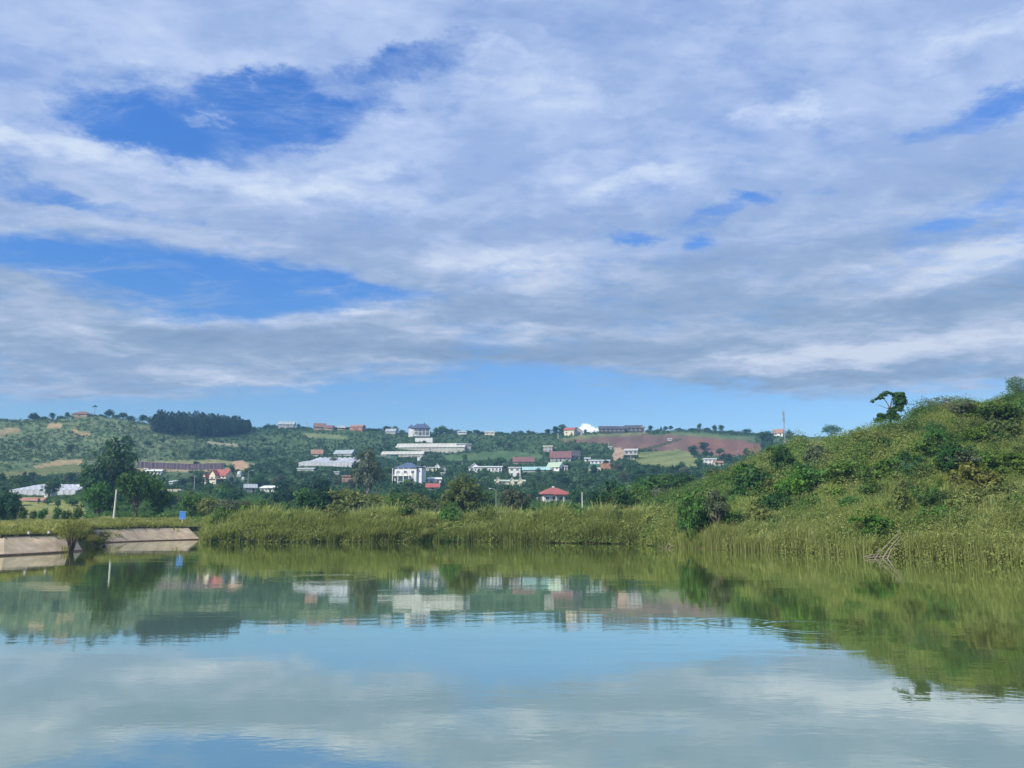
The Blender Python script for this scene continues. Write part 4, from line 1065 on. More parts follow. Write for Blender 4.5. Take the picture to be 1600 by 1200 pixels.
def tree_kind(kind, seed):
    """unit trees about 1 high and wide as given; returns (trunk mesh, crown mesh)"""
    r = np.random.default_rng(seed); lobes = []; tr = MB()
    if kind in ('round', 'spread', 'low', 'tall', 'open'):
        W = {'round': .50, 'spread': .64, 'low': .62, 'tall': .32, 'open': .50}[kind]
        z0_ = {'round': .08, 'spread': .22, 'low': -.05, 'tall': .08, 'open': .24}[kind]
        nl = {'round': 17, 'spread': 19, 'low': 18, 'tall': 16, 'open': 15}[kind]
        bend = (r.normal() * .03, r.normal() * .03)
        tr.tube([(0, 0, -.12), (bend[0], bend[1], z0_ * .6 + .05), (bend[0] * 1.5, bend[1] * 1.5, z0_ + .25), (bend[0], bend[1], .8)], [.035, .027, .018, .006], 7)
        Hc = (1 - z0_) / 2; zc = z0_ + Hc
        for i in range(nl):
            q = (.13 + .11 * r.random()) * {'round': 1.1, 'spread': 1.05, 'low': 1.15, 'tall': .85, 'open': .95}[kind]
            u = r.normal(size=3); u /= np.linalg.norm(u); k = .35 + .65 * r.random() ** .5
            taper = 1.0 if kind != 'tall' else 1.15 - .5 * (u[2] + 1) / 2
            cx_, cy_ = u[0] * (W - q) * k * 1.12 * taper, u[1] * (W - q) * k * 1.12 * taper
            z = zc + u[2] * (Hc - q * .75) * k
            lobes.append((cx_, cy_, z, q * 1.2, q * 1.2, q * (.85 if kind != 'spread' else .65)))
            tr.tube([(bend[0], bend[1], max(.05, z * .45)), (cx_ * .6, cy_ * .6, z - q * .5), (cx_, cy_, z)], [.013, .008, .003], 5)
        if kind != 'open': lobes.append((0, 0, zc * .95, W * .68, W * .68, Hc * .84))
        n, leaf = {'round': (2700, .032), 'spread': (2700, .032), 'low': (2500, .036), 'tall': (2000, .027), 'open': (2300, .030)}[kind]
        return tr, crown_mesh(kind + '_crown', lobes, n, leaf, seed + 1)
    if kind == 'umbrella':
        tr.tube([(0, 0, -.1), (.01, 0, .45), (0, 0, .9)], [.02, .014, .008], 6)
        for i in range(6): a = i * 1.05; lobes.append((math.cos(a) * .11, math.sin(a) * .11, .88, .09, .09, .06))
        lobes.append((0, 0, .95, .10, .10, .055)); lobes.append((.02, 0, .03, .16, .1, .1)); lobes.append((-.05, 0, .02, .12, .1, .07))
        return tr, crown_mesh('umbrella_crown', lobes, 600, .03, seed)
    if kind == 'fan':      # willow like clump: many stems from one foot
        V, Q, Tt = [], [], []
        r2 = np.random.default_rng(seed); n = 700
        a = r2.random(n) * 6.283; sp_ = np.sqrt(r2.random(n)) * .42
        P = np.stack([np.cos(a) * sp_, np.sin(a) * sp_, .38 + .6 * r2.random(n) * (1 - sp_ * .7)], 1)
        Vq, q = leaf_quads(np.repeat(P, 3, 0) + r2.normal(size=(n * 3, 3)) * .03, np.tile([[0, 0, 1.]], (n * 3, 1)), np.full(n * 3, .028), r2, .35, .0, 1.2)
        for i in range(46):
            aa = r2.random() * 6.283; s2 = .12 + .32 * r2.random(); hh = .55 + .4 * r2.random()
            tr.tube([(math.cos(aa) * .03, math.sin(aa) * .03, -.08), (math.cos(aa) * s2 * .4, math.sin(aa) * s2 * .4, hh * .5), (math.cos(aa) * s2, math.sin(aa) * s2, hh)], [.008, .006, .002], 4)
        return tr, raw_mesh('fan_crown', Vq, q, None, np.repeat(np.clip(.5 + r2.normal(size=n * 3) * .2, 0, 1), 4))
    if kind == 'banana':
        r2 = np.random.default_rng(seed); V, Q = [], []; Tn = []
        for st in range(4):
            ox, oy = r2.normal() * .22, r2.normal() * .22; hh = .22 + .2 * r2.random()
            tr.tube([(ox, oy, -.05), (ox, oy, hh)], [.045, .03], 6)
            for l in range(11):
                a = r2.random() * 6.283; Ln = .5 + .25 * r2.random(); dr = np.array([math.cos(a), math.sin(a)]); sd_ = np.array([-dr[1], dr[0]])
                b0 = len(V)
                for k in range(5):
                    f = k / 4; z = hh + math.sin(f * 2.2) * .5 - f * f * .15; c2 = np.array([ox, oy]) + dr * Ln * f; ww = .085 * math.sin(math.pi * min(.97, f * .85 + .12))
                    V.append((*(c2 - sd_ * ww), z - .02)); V.append((*(c2 + sd_ * ww), z - .02)); tn = .45 + .2 * r2.random(); Tn += [tn, tn]
                for k in range(4): Q.append((b0 + 2 * k, b0 + 2 * k + 1, b0 + 2 * k + 3, b0 + 2 * k + 2))
        return tr, raw_mesh('banana_leaves', V, Q, None, np.array(Tn))
    if kind == 'bare':
        r2 = np.random.default_rng(seed)
        for i in range(70):
            a = r2.random() * 6.283; s2 = .1 + .42 * r2.random(); hh = .4 + .6 * r2.random() * (1 - s2)
            tr.tube([(0, 0, -.05), (math.cos(a) * s2 * .5, math.sin(a) * s2 * .5, hh * .55), (math.cos(a) * s2, math.sin(a) * s2, hh)], [.012, .008, .002], 4)
        lobes = [(0, 0, .55, .42, .42, .34)]
        return tr, crown_mesh('bare_twigs', lobes, 900, .022, seed, .25)
PROTO = {}
def proto(kind, v, fm, bark):
    key = (kind, v, fm.name, bark.name)
    if key not in PROTO:
        k2 = (kind, v)
        if k2 not in PROTO: PROTO[k2] = tree_kind(kind, 100 + v * 17 + sum(map(ord, kind)))
        tr, cr = PROTO[k2]
        c = cr.copy(); c.materials.clear(); c.materials.append(fm)
        PROTO[key] = (tr.mesh(kind + '_trunk', bark), c)
    return PROTO[key]
CROWN_NAME = {'banana': 'leaves', 'bare': 'twigs', 'fan': 'leaves'}
def plant(name, cat, label, group, loc, w, h, kind, v, fm, bark=None, rz=None, trunk='trunk'):
    bark = bark or M_BARK
    tm, cm = proto(kind, v, fm, bark)
    o = empty(name, loc, random.random() * 6.28 if rz is None else rz, label, cat, group)
    o.scale = (w, w, h)
    if kind == 'fan' or kind == 'bare': trunk = 'stems'
    if trunk: link(trunk, tm, None, o)
    link(CROWN_NAME.get(kind, 'crown'), cm, None, o)
    return o
def tree_px(name, cat, label, group, px, pyb, hpx, wpx, kind, v, fm, bark=None, Y=None, ridge=None, rz=None, mark=None, ymin=100, trunk='trunk'):
    """w of the unit tree is about its crown diameter"""
    if Y is None: x, y, z = hit(px, pyb, ymin, ridge)
    else: y = Y; x = t_of(px, pyb) * Y; z = float(ground_z(x, y))
    top = pt(px, pyb - hpx, y)[2]; h = max(top - z, 1.0)
    unitw = {'round': 1.05, 'spread': 1.35, 'low': 1.3, 'tall': .72, 'open': 1.0, 'umbrella': .42, 'fan': .9, 'banana': 1.2, 'bare': 1.0}[kind]
    w = wpx * y / F / unitw
    if mark: LAND.append((px, pyb - hpx / 2, mark))
    return plant(name, cat, label, group, (x, y, z - .1), w, h, kind, v, fm, bark, rz, trunk)

# the special two part tree on the crest of the grassy hill
Yt = 117; xt = t_of(1392, 662) * Yt; zt0 = pt(1392, 662, Yt)[2]; top = pt(1392, 612, Yt)[2]; Hh_ = top - zt0; s = Yt / F
ct = empty('crest_tree', (xt, Yt, zt0), 0, 'lone dark tree with a hollow arching crown on the crest of the grassy hill', 'tree')
tr = MB(); tr.tube([(0, 0, -3.5), (.05, 0, Hh_ * .3), (.1, 0, Hh_ * .52), (.5, 0, Hh_ * .8)], [.2, .15, .11, .05], 8)
tr.tube([(.08, 0, Hh_ * .45), (-.35, 0, Hh_ * .66), (-.9, 0, Hh_ * .84), (-.3, 0, Hh_ * .97)], [.08, .06, .045, .02], 6)
tr.tube([(-.9, 0, Hh_ * .84), (-1.9, .1, Hh_ * .74), (-2.3, .1, Hh_ * .68)], [.04, .03, .015], 5); tr.tube([(0, 0, Hh_ * .45), (-1.2, .1, Hh_ * .55), (-1.9, .1, Hh_ * .62)], [.05, .03, .015], 5)
tr.build('trunk', M_BARK, ct)
lob = [(1.35, 0, Hh_ * .80, .72, .65, .62), (1.5, .1, Hh_ * .62, .85, .65, .55), (1.0, 0, Hh_ * .45, .65, .6, .45), (1.05, 0, Hh_ * .90, .55, .5, .32), (1.55, 0, Hh_ * .90, .60, .5, .36), (1.75, 0, Hh_ * .74, .5, .5, .5),
       (.3, 0, Hh_ * .26, .75, .6, .62), (.75, 0, Hh_ * .18, .6, .5, .5), (-.6, 0, Hh_ * .2, .65, .55, .45), (-1.35, 0, Hh_ * .24, .5, .45, .42), (-1.5, 0, Hh_ * .1, .7, .5, .4),
       (-.15, 0, Hh_ * .96, .5, .4, .2), (-.75, 0, Hh_ * .90, .5, .4, .28), (-1.2, 0, Hh_ * .80, .42, .4, .28), (.3, 0, Hh_ * .93, .35, .3, .16), (-1.75, 0, Hh_ * .76, .3, .3, .13), (-2.3, .1, Hh_ * .70, .3, .3, .24), (.05, 0, Hh_ * .42, .3, .3, .3)]
link('crown', crown_mesh('crest_tree_crown', [(a * 1.05, b_, c, d_ * (1.25 if a > .9 else 1.12), e_ * 1.2, f_ * 1.15) for a, b_, c, d_, e_, f_ in lob], 14000, .12, 5, .62, .35), F_DARK, ct)
LAND.append((1392, 640, 'lone crest tree'))

G_LM = 'trees standing apart in the valley'
tree_px('broad_tree', 'tree', 'largest dark green tree towering behind the mid green trees beside the pale pole', G_LM, 176, 775, 92, 92, 'round', 1, F_DARK, Y=250, mark='largest dark tree')
tree_px('broad_tree', 'tree', 'dark green tree fused to the near side of the largest dark tree', G_LM, 150, 776, 62, 60, 'round', 2, F_DARK, Y=245)
tree_px('broad_tree', 'tree', 'full mid green tree directly behind the pale leaning concrete pole', G_LM, 212, 804, 73, 84, 'spread', 1, F_MID, Y=172, mark='full mid green tree')
tree_px('broad_tree', 'tree', 'mid green tree filling the gap between the gate house and the pale pole', G_LM, 155, 804, 60, 62, 'round', 3, F_MID, Y=176)
tree_px('broad_tree', 'tree', 'round mid green tree on the blue sign side of the full mid green tree', G_LM, 245, 804, 62, 60, 'low', 2, F_MID, Y=180)
tree_px('broad_tree', 'tree', 'dark blue green tree cut by the frame edge beside the meadow', G_LM, 5, 804, 48, 52, 'low', 1, F_BLUE, Y=150, mark='dark tree at the frame edge')
tree_px('broad_tree', 'tree', 'small dark tree tight against the dark tree at the frame edge', G_LM, 20, 803, 28, 26, 'low', 2, F_BLUE, Y=148)
tree_px('broad_tree', 'tree', 'tall pale grey green tree with pale trunk between the two greenhouses', G_LM, 575, 782, 92, 60, 'open', 3, F_GREY, M_PALEBARK, Y=270, mark='tall pale grey green tree')
tree_px('broad_tree', 'tree', 'big bushy olive tree behind the reeds, nearer the white villa', G_LM, 727, 802, 68, 78, 'round', 4, F_OLIVE, Y=160, mark='big bushy olive tree')
tree_px('broad_tree', 'tree', 'paler fluffy olive tree next to the big bushy olive tree', G_LM, 806, 804, 50, 66, 'low', 3, F_GREY, Y=158, mark='paler fluffy olive tree')
tree_px('broad_tree', 'tree', 'small olive tree on the villa side of the big bushy olive tree', G_LM, 700, 803, 42, 34, 'round', 5, F_OLIVE, Y=158)
tree_px('broad_tree', 'tree', 'dark tree between the white villa and the big bushy olive tree', G_LM, 668, 800, 42, 40, 'round', 2, F_BLUE, Y=215)
tree_px('broad_tree', 'tree', 'dark green tree screening the foot of the white villa', G_LM, 645, 795, 34, 36, 'low', 1, F_DARK, Y=220)
tree_px('broad_tree', 'tree', 'dark rounded tree just above the blue sign', G_LM, 300, 806, 44, 44, 'low', 2, F_MID, Y=165)
tree_px('broad_tree', 'tree', 'grey olive bushy tree between the blue sign and the reeds', G_LM, 330, 805, 36, 54, 'low', 3, F_OLIVE, Y=150)
tree_px('broad_tree', 'tree', 'dark round tree in the dip below the low dusty white roofed building', G_LM, 440, 788, 38, 46, 'round', 1, F_BLUE, Y=240)
tree_px('broad_tree', 'tree', 'very dark wide tree below the pale lilac greenhouse', G_LM, 487, 779, 40, 64, 'spread', 2, F_BLUE, Y=265, mark='very dark wide tree')
tree_px('broad_tree', 'tree', 'rounded bright green tree at the foot of the grassy hill', G_LM, 1004, 800, 46, 44, 'round', 3, F_BRIGHT, Y=160, mark='rounded bright green tree')
tree_px('broad_tree', 'tree', 'dark green tree behind the rounded bright green tree', G_LM, 1028, 797, 50, 52, 'round', 5, F_DARK, Y=175)
tree_px('broad_tree', 'tree', 'dark crowned tree where the grassy hill meets the valley trees', G_LM, 1070, 790, 52, 56, 'round', 1, F_DARK, Y=175)
tree_px('broad_tree', 'tree', 'low bright green tree on the lower flank of the grassy hill', G_LM, 1062, 800, 34, 40, 'low', 2, F_BRIGHT, Y=135)
tree_px('broad_tree', 'tree', 'dark round tree beside the pale bare pole behind the reeds', G_LM, 950, 801, 34, 40, 'low', 4, F_DARK, Y=190)
tree_px('broad_tree', 'tree', 'mid green tree nearer the lake than the red roofed bungalow', G_LM, 890, 806, 22, 36, 'low', 1, F_MID, Y=160)
tree_px('banana_clump', 'banana plant', 'light green banana clump at the reeds below the low dusty white roofed building', 'banana clumps behind the reeds', 398, 803, 26, 44, 'banana', 1, F_BRIGHT, F_BRIGHT, Y=140, trunk='stems')
tree_px('banana_clump', 'banana plant', 'darker banana clump behind the reeds below the orange brick building', 'banana clumps behind the reeds', 508, 798, 30, 38, 'banana', 2, F_MID, F_MID, Y=165, trunk='stems')
tree_px('banana_clump', 'banana plant', 'banana clump between the very dark wide tree and the reeds', 'banana clumps behind the reeds', 418, 800, 20, 30, 'banana', 3, F_BRIGHT, F_BRIGHT, Y=150, trunk='stems')
tree_px('banana_clump', 'banana plant', 'grey green banana clump beside the red roofed bungalow', 'banana clumps behind the reeds', 846, 803, 18, 26, 'banana', 1, F_GREY, F_MID, Y=160, trunk='stems')
for (q_, b_, h_, w_, kd_, lb) in ((36, 803, 14, 18, 'low', 'shaggy green bush in the pale field between the orange roofed shed and the meadow'), (52, 802, 9, 14, 'low', 'small round bush in the pale field below the low orange roofed shed'), (66, 802, 12, 17, 'round', 'rounded bush in the pale field right below the gate house'), (88, 803, 16, 15, 'low', 'taller bush in the pale field below the multi arched greenhouse'), (104, 802, 10, 20, 'low', 'wide low bush in the pale field, second from the mid green trees'), (120, 803, 17, 20, 'low', 'bush at the edge of the pale field touching the mid green trees')):
    tree_px('field_bush', 'bush', lb, 'bushes in the pale field', q_, b_, h_, w_, kd_, 1 + q_ % 5, F_MID, Y=165)
tree_px('bare_bush', 'bush', 'purplish brown leafless bush rising behind the reeds near the white villa', 'dry bushes by the lake', 643, 812, 34, 50, 'bare', 1, F_BROWN, Y=128)
tree_px('umbrella_pine', 'tree', 'lone flat topped palm like tree on the terraced hilltop skyline', 'trees along the ridge', 147, 654, 21, 8, 'umbrella', 1, F_DARK, Y=618, mark='lone flat topped tree')

# ridge trees: (px, base row, height, width, kind, colour)
RID = [(6, 660, 6, 22, 'low', F_DARK), (52, 659, 15, 20, 'round', F_BLUE), (60, 661, 12, 16, 'low', F_BLUE), (70, 660, 10, 14, 'low', F_DARK), (81, 659, 15, 12, 'round', F_BLUE), (94, 659, 10, 18, 'low', F_DARK), (104, 658, 14, 10, 'tall', F_DARK),
       (114, 656, 8, 22, 'low', F_MID), (134, 656, 12, 14, 'round', F_BLUE), (158, 655, 8, 10, 'low', F_DARK), (170, 658, 18, 20, 'round', F_BLUE), (182, 659, 12, 14, 'low', F_DARK), (191, 659, 16, 16, 'round', F_BLUE), (204, 661, 12, 20, 'low', F_BLUE),
       (222, 663, 16, 18, 'round', F_BLUE), (233, 664, 14, 14, 'low', F_DARK), (418, 671, 10, 16, 'low', F_BLUE), (430, 669, 7, 20, 'low', F_DARK), (466, 670, 9, 8, 'tall', F_BLUE), (475, 671, 5, 22, 'low', F_DARK), (525, 673, 6, 14, 'low', F_DARK), (542, 673, 6, 12, 'low', F_BLUE),
       (575, 676, 5, 22, 'low', F_BLUE), (592, 677, 8, 18, 'low', F_BLUE), (603, 678, 13, 20, 'round', F_BLUE), (617, 678, 12, 16, 'round', F_DARK), (628, 680, 9, 14, 'low', F_MID), (682, 681, 14, 14, 'round', F_MID), (692, 681, 17, 22, 'round', F_MID), (703, 681, 12, 16, 'low', F_DARK), (714, 680, 9, 18, 'low', F_DARK),
       (733, 680, 6, 14, 'low', F_DARK), (745, 681, 10, 16, 'round', F_BLUE), (752, 681, 7, 12, 'low', F_BLUE), (780, 681, 7, 18, 'low', F_DARK), (803, 682, 8, 11, 'round', F_BLUE), (832, 681, 8, 12, 'round', F_BLUE), (842, 682, 4, 16, 'low', F_DARK), (857, 683, 14, 14, 'tall', F_BLUE), (867, 684, 19, 14, 'round', F_BLUE), (879, 685, 22, 22, 'round', F_DARK), (872, 688, 14, 22, 'low', F_BLUE),
       (850, 684, 8, 16, 'low', F_DARK), (915, 677, 7, 7, 'low', F_DARK), (1016, 678, 14, 10, 'round', F_BLUE), (1028, 677, 7, 10, 'low', F_DARK), (1033, 678, 11, 5, 'tall', F_DARK), (1040, 678, 13, 10, 'round', F_BLUE), (1048, 678, 14, 9, 'tall', F_BLUE), (1062, 676, 6, 26, 'low', F_MID), (1085, 675, 5, 16, 'low', F_DARK),
       (1093, 676, 16, 8, 'round', F_BLUE), (1104, 676, 8, 16, 'low', F_BLUE), (1117, 676, 13, 9, 'round', F_BLUE), (1127, 677, 14, 12, 'round', F_BLUE), (1143, 679, 7, 18, 'low', F_DARK), (1167, 680, 11, 16, 'low', F_BLUE), (1193, 682, 6, 10, 'low', F_DARK), (1233, 696, 27, 17, 'round', F_BLUE), (1255, 686, 6, 14, 'low', F_DARK),
       (1202, 706, 18, 18, 'low', F_DARK), (1216, 708, 18, 20, 'low', F_DARK), (1100, 702, 13, 22, 'low', F_BLUE), (1085, 715, 22, 20, 'low', F_BLUE), (1135, 722, 16, 26, 'low', F_BLUE), (1150, 727, 14, 16, 'low', F_BLUE), (1166, 712, 10, 14, 'low', F_BROWN), (1069, 741, 15, 14, 'round', F_BLUE)]
for i in range(26):
    q_ = random.uniform(565, 860) if i < 19 else random.uniform(1010, 1200)
    RID.append((q_, np.interp(q_, [565, 640, 860, 1010, 1100, 1200], [676, 681, 682, 678, 676, 682]), random.uniform(4, 10), random.uniform(8, 18), random.choice(['round', 'low', 'low']), random.choice([F_DARK, F_BLUE, F_MID])))
TONE = {F_HILLDRY.name: 'dry olive', F_DARK.name: 'dark green', F_MID.name: 'mid green', F_BRIGHT.name: 'bright green', F_OLIVE.name: 'olive green', F_YELLOW.name: 'yellow green', F_GREY.name: 'grey green', F_BROWN.name: 'brown', F_BLUE.name: 'deep blue green'}
SHAPE = {'round': 'round', 'spread': 'spreading', 'low': 'low bushy', 'tall': 'slender', 'open': 'open crowned', 'fan': 'fan shaped', 'bare': 'leafless', 'banana': 'banana'}
USED = {}
def place_label(px, py, hpx, kind, fm, noun, far=False):
    """a label from the looks of the plant and the nearest things one can find"""
    c = sorted(LAND, key=lambda l: math.hypot(l[0] - px, (l[1] - py) * 1.6))[:4]
    sz = 'tiny ' if hpx < 7 else 'small ' if hpx < 13 else '' if hpx < 26 else 'tall '
    def rel(l):
        dx, dy = px - l[0], py - l[1]; dist = math.hypot(dx, dy * 1.6)
        q = 'close ' if dist < 22 else '' if dist < 55 else 'well '
        if abs(dx) > abs(dy) * 1.6: r_ = 'left of' if dx < 0 else 'right of'
        elif abs(dx) > abs(dy) * .6: r_ = ('above' if dy < 0 else 'below') + (' and left of' if dx < 0 else ' and right of')
        else: r_ = 'above' if dy < 0 else 'below'
        return q + r_ + ' the ' + l[2]
    base = '%s%s %s %s ' % (sz, TONE[fm.name], SHAPE[kind], noun)
    for a in c[:3]:
        t_ = base + rel(a)
        if len(t_.split()) > 16: continue
        if t_ not in USED: USED[t_] = 1; return t_
    for a in c[:3]:
        for b_ in c:
            if a is b_: continue
            t_ = '%s%s %s %s between the %s and the %s' % (sz, TONE[fm.name], SHAPE[kind], noun, a[2], b_[2])
            if len(t_.split()) <= 16 and t_ not in USED: USED[t_] = 1; return t_
    for a in c:
        if base + rel(a) not in USED and len((base + rel(a)).split()) <= 16: USED[base + rel(a)] = 1; return base + rel(a)
    for a in c:
        t_ = base + 'near the ' + a[2]
        if t_ not in USED: USED[t_] = 1; return t_
    return None
for i, (px, pyb, hp, wp, kd, fm) in enumerate(RID):
    rg = None if (pyb > 690) else (618 if px < 240 else 693)
    lb = place_label(px, pyb - hp / 2, hp, kd, fm, 'tree')
    if lb is None: continue
    tree_px('ridge_tree', 'tree', lb, 'trees along the ridge', px, pyb + .5, hp + 1, wp, kd, i % 5 + 1, fm, Y=rg, mark=None)

# shrubs on the grassy hill: (px, base, h, w, kind, colour, label)
G_SH = 'shrubs on the grassy hill'
SHR = [(1178, 794, 54, 74, 'low', F_DARK, 'large dark green rounded bush low on the grassy hill, lighter on top'), (1090, 858, 72, 66, 'low', F_MID, 'full green bush overhanging the water where the reeds end'),
       (1075, 852, 50, 40, 'low', F_DARK, 'dark green bush at the waterline beside the pale bare branch'), (1122, 858, 66, 42, 'open', F_GREY, 'greyish brown half bare bush beside the full green waterline bush'),
       (1464, 696, 24, 38, 'low', F_DARK, 'small dark bush high on the hill below the lone crest tree'), (1552, 712, 30, 52, 'low', F_DARK, 'dark bush high on the hill beside the pale dry patch'),
       (1560, 672, 30, 90, 'low', F_MID, 'wide dull green thicket near the hill top'), (1390, 715, 24, 42, 'low', F_DARK, 'dull dark bush straight below the lone crest tree'),
       (1488, 758, 50, 56, 'round', F_DARK, 'dark tangled small tree at mid hill'), (1425, 772, 38, 46, 'low', F_BLUE, 'very dark green bush at mid hill beside the tangled small tree'),
       (1448, 772, 28, 52, 'low', F_OLIVE, 'olive bush in front of the tangled small tree'), (1527, 800, 56, 84, 'low', F_YELLOW, 'large yellow flushed bush on the lower hill'),
       (1582, 768, 46, 84, 'low', F_BRIGHT, 'fresh green wide bush at the right hill edge'), (1512, 758, 36, 58, 'open', F_GREY, 'grey olive bush above the large yellow flushed bush'),
       (1412, 842, 74, 34, 'tall', F_OLIVE, 'narrow vine draped column of brown green leaves above the fallen branches'), (1418, 800, 30, 30, 'open', F_GREY, 'greyish bush at the top of the vine draped column'),
       (1530, 828, 50, 74, 'low', F_OLIVE, 'olive brown bush below the large yellow flushed bush'), (1368, 866, 46, 74, 'low', F_BRIGHT, 'deep green bush at the waterline beside the fallen branches'),
       (1326, 868, 28, 38, 'low', F_DARK, 'small dark bush touching the water left of the fallen branches'), (1294, 735, 30, 56, 'low', F_DARK, 'dull dark green bush at mid hill, left part'),
       (1340, 676, 24, 34, 'low', F_DARK, 'dark small bush on the crest left of the lone tree'), (1300, 684, 16, 30, 'low', F_MID, 'small green bush on the crest far left of the lone tree'),
       (1272, 776, 34, 70, 'low', F_MID, 'mid green leafy bush right of the large dark rounded bush'), (1330, 772, 36, 76, 'low', F_MID, 'wide mid green bush in the centre of the grassy hill'),
       (1385, 768, 34, 60, 'low', F_BRIGHT, 'bright green bush left of the very dark green bush'), (1350, 724, 30, 60, 'low', F_OLIVE, 'olive bush on the upper hill below the crest'),
       (1590, 718, 22, 34, 'low', F_DARK, 'small dark bush at the frame edge beside the pale dry patch'), (1484, 655, 20, 40, 'bare', F_BROWN, 'purplish brown dry bush near the hill top'),
       (1476, 642, 26, 66, 'fan', F_OLIVE, 'tall olive grass clump on the hill top'), (1440, 640, 20, 40, 'fan', F_OLIVE, 'olive grass clump at the shoulder of the hill top'),
       (1515, 634, 18, 26, 'fan', F_MID, 'spiky green clump on the hill top skyline'), (1592, 634, 34, 30, 'fan', F_MID, 'tall spiky green clump on the skyline at the frame edge'),
       (1240, 700, 14, 40, 'low', F_MID, 'low green bush on the falling crest of the hill'), (1215, 728, 22, 46, 'low', F_MID, 'green bush on the left flank below the falling crest'),
       (1160, 760, 26, 44, 'low', F_BRIGHT, 'bright green bush above the large dark rounded bush'), (1125, 780, 30, 44, 'low', F_MID, 'green bush left of the large dark rounded bush'),
       (1250, 815, 30, 60, 'low', F_OLIVE, 'olive bush in the waterside grass'), (1595, 842, 46, 50, 'low', F_BRIGHT, 'bright green bush at the frame edge above the water'),
       (1575, 808, 36, 60, 'low', F_OLIVE, 'dull olive bush right of the large yellow flushed bush'), (1450, 728, 26, 50, 'low', F_MID, 'mid green bush above the tangled small tree'),
       (1400, 690, 14, 40, 'low', F_OLIVE, 'small olive bush right under the lone crest tree'), (1530, 690, 20, 44, 'low', F_OLIVE, 'olive bush between the upper dark bushes'),
       (1600, 660, 28, 50, 'low', F_MID, 'green thicket edge at the frame high on the hill'), (1200, 700, 20, 28, 'low', F_DARK, 'dark bush on the flank below the tall mast')]
SPOT = []
for i, (px, pyb, hp, wp, kd, fm, lb) in enumerate(SHR):
    x, y, z = hit(px, pyb - 4, 52)
    y += 1.0; x = t_of(px, pyb) * y; z = float(ground_z(x, y)); s = y / F
    unitw = {'round': 1.05, 'low': 1.3, 'tall': .72, 'open': 1.0, 'fan': .9, 'bare': 1.0}[kd]
    SPOT.append((x, y, wp * s * .5))
    plant('hill_shrub' if kd not in ('round',) else 'small_tree', 'bush' if kd != 'round' else 'tree', lb, G_SH, (x, y, z - .1), wp * s / unitw * 1.08, hp * s * 1.3, kd, i % 5 + 1, fm)

LAND += [(1178, 768, 'large dark green rounded bush'), (1090, 820, 'full green waterline bush'), (1488, 735, 'tangled small tree'), (1527, 775, 'large yellow flushed bush'), (1412, 805, 'vine draped column'), (1385, 850, 'fallen branches'), (1552, 697, 'dark bush by the dry patch'), (1476, 630, 'hill top grass clump'), (1590, 620, 'spiky skyline clump')]
ns_ = 0; tr_ = 0; spots_ = [(a[0], a[1]) for a in SHR]
while ns_ < 62 and tr_ < 4000:
    tr_ += 1
    px = random.uniform(1110, 1610); lo_ = np.interp(px, [1110, 1190, 1300, 1400, 1440, 1600], [792, 735, 705, 695, 662, 645])
    py = random.uniform(lo_, 848)
    if any(math.hypot(px - a, (py - b_) * 1.5) < 21 for a, b_ in spots_): continue
    if abs(px - 1392) < 26 and py < 720: continue
    x, y, z = hit(px, py, 52)
    if y > 170: continue
    wp = random.uniform(26, 58); hp = wp * random.uniform(.5, .85)
    if py < lo_ + 25: hp *= .6
    kd = random.choice(['low', 'low', 'round', 'low', 'open']); fm = random.choice([F_DARK, F_DARK, F_MID, F_MID, F_OLIVE, F_GREY, F_BRIGHT, F_HILLDRY])
    lb = place_label(px, py - hp / 2, hp, kd, fm, 'shrub')
    if lb is None: continue
    s_ = y / F
    SPOT.append((x, y, wp * s_ * .5))
    plant('hill_shrub', 'bush', lb, G_SH, (x, y, z - .1), wp * s_ / 1.15, hp * s_ * 1.55, kd, ns_ % 5 + 1, fm)
    spots_.append((px, py)); ns_ += 1
print('hill shrubs', ns_)

# willow clump at the corner of the embankment
a3 = at_layer(2, 108)
plant('willow_clump', 'bush', 'yellow green fan shaped willow clump growing out of the embankment corner', 'bushes on the embankment', (a3.x, a3.y + .4, -.05), 3.3, 3.4, 'fan', 1, F_YELLOW)
a3 = at_layer(2, 158)
plant('dry_shrub', 'bush', 'small dry shrub in the debris on the farther embankment', 'bushes on the embankment', (a3.x, a3.y + .8, .2), 1.8, 1.4, 'fan', 2, F_OLIVE)
t_ = t_of(139, 850); plant('corner_bush', 'bush', 'yellowish bush behind the willow clump at the corner of the bank', 'bushes on the embankment', (t_ * 92 + 1.0, 92, .1), 1.5, 1.2, 'low', 5, F_SEDGE)
a3 = at_layer(2, 132)
plant('dry_shrub', 'bush', 'low yellowish shrub at the embankment corner beside the willow clump', 'bushes on the embankment', (a3.x, a3.y + 1.6, .5), 1.3, 1.1, 'fan', 3, F_YELLOW)
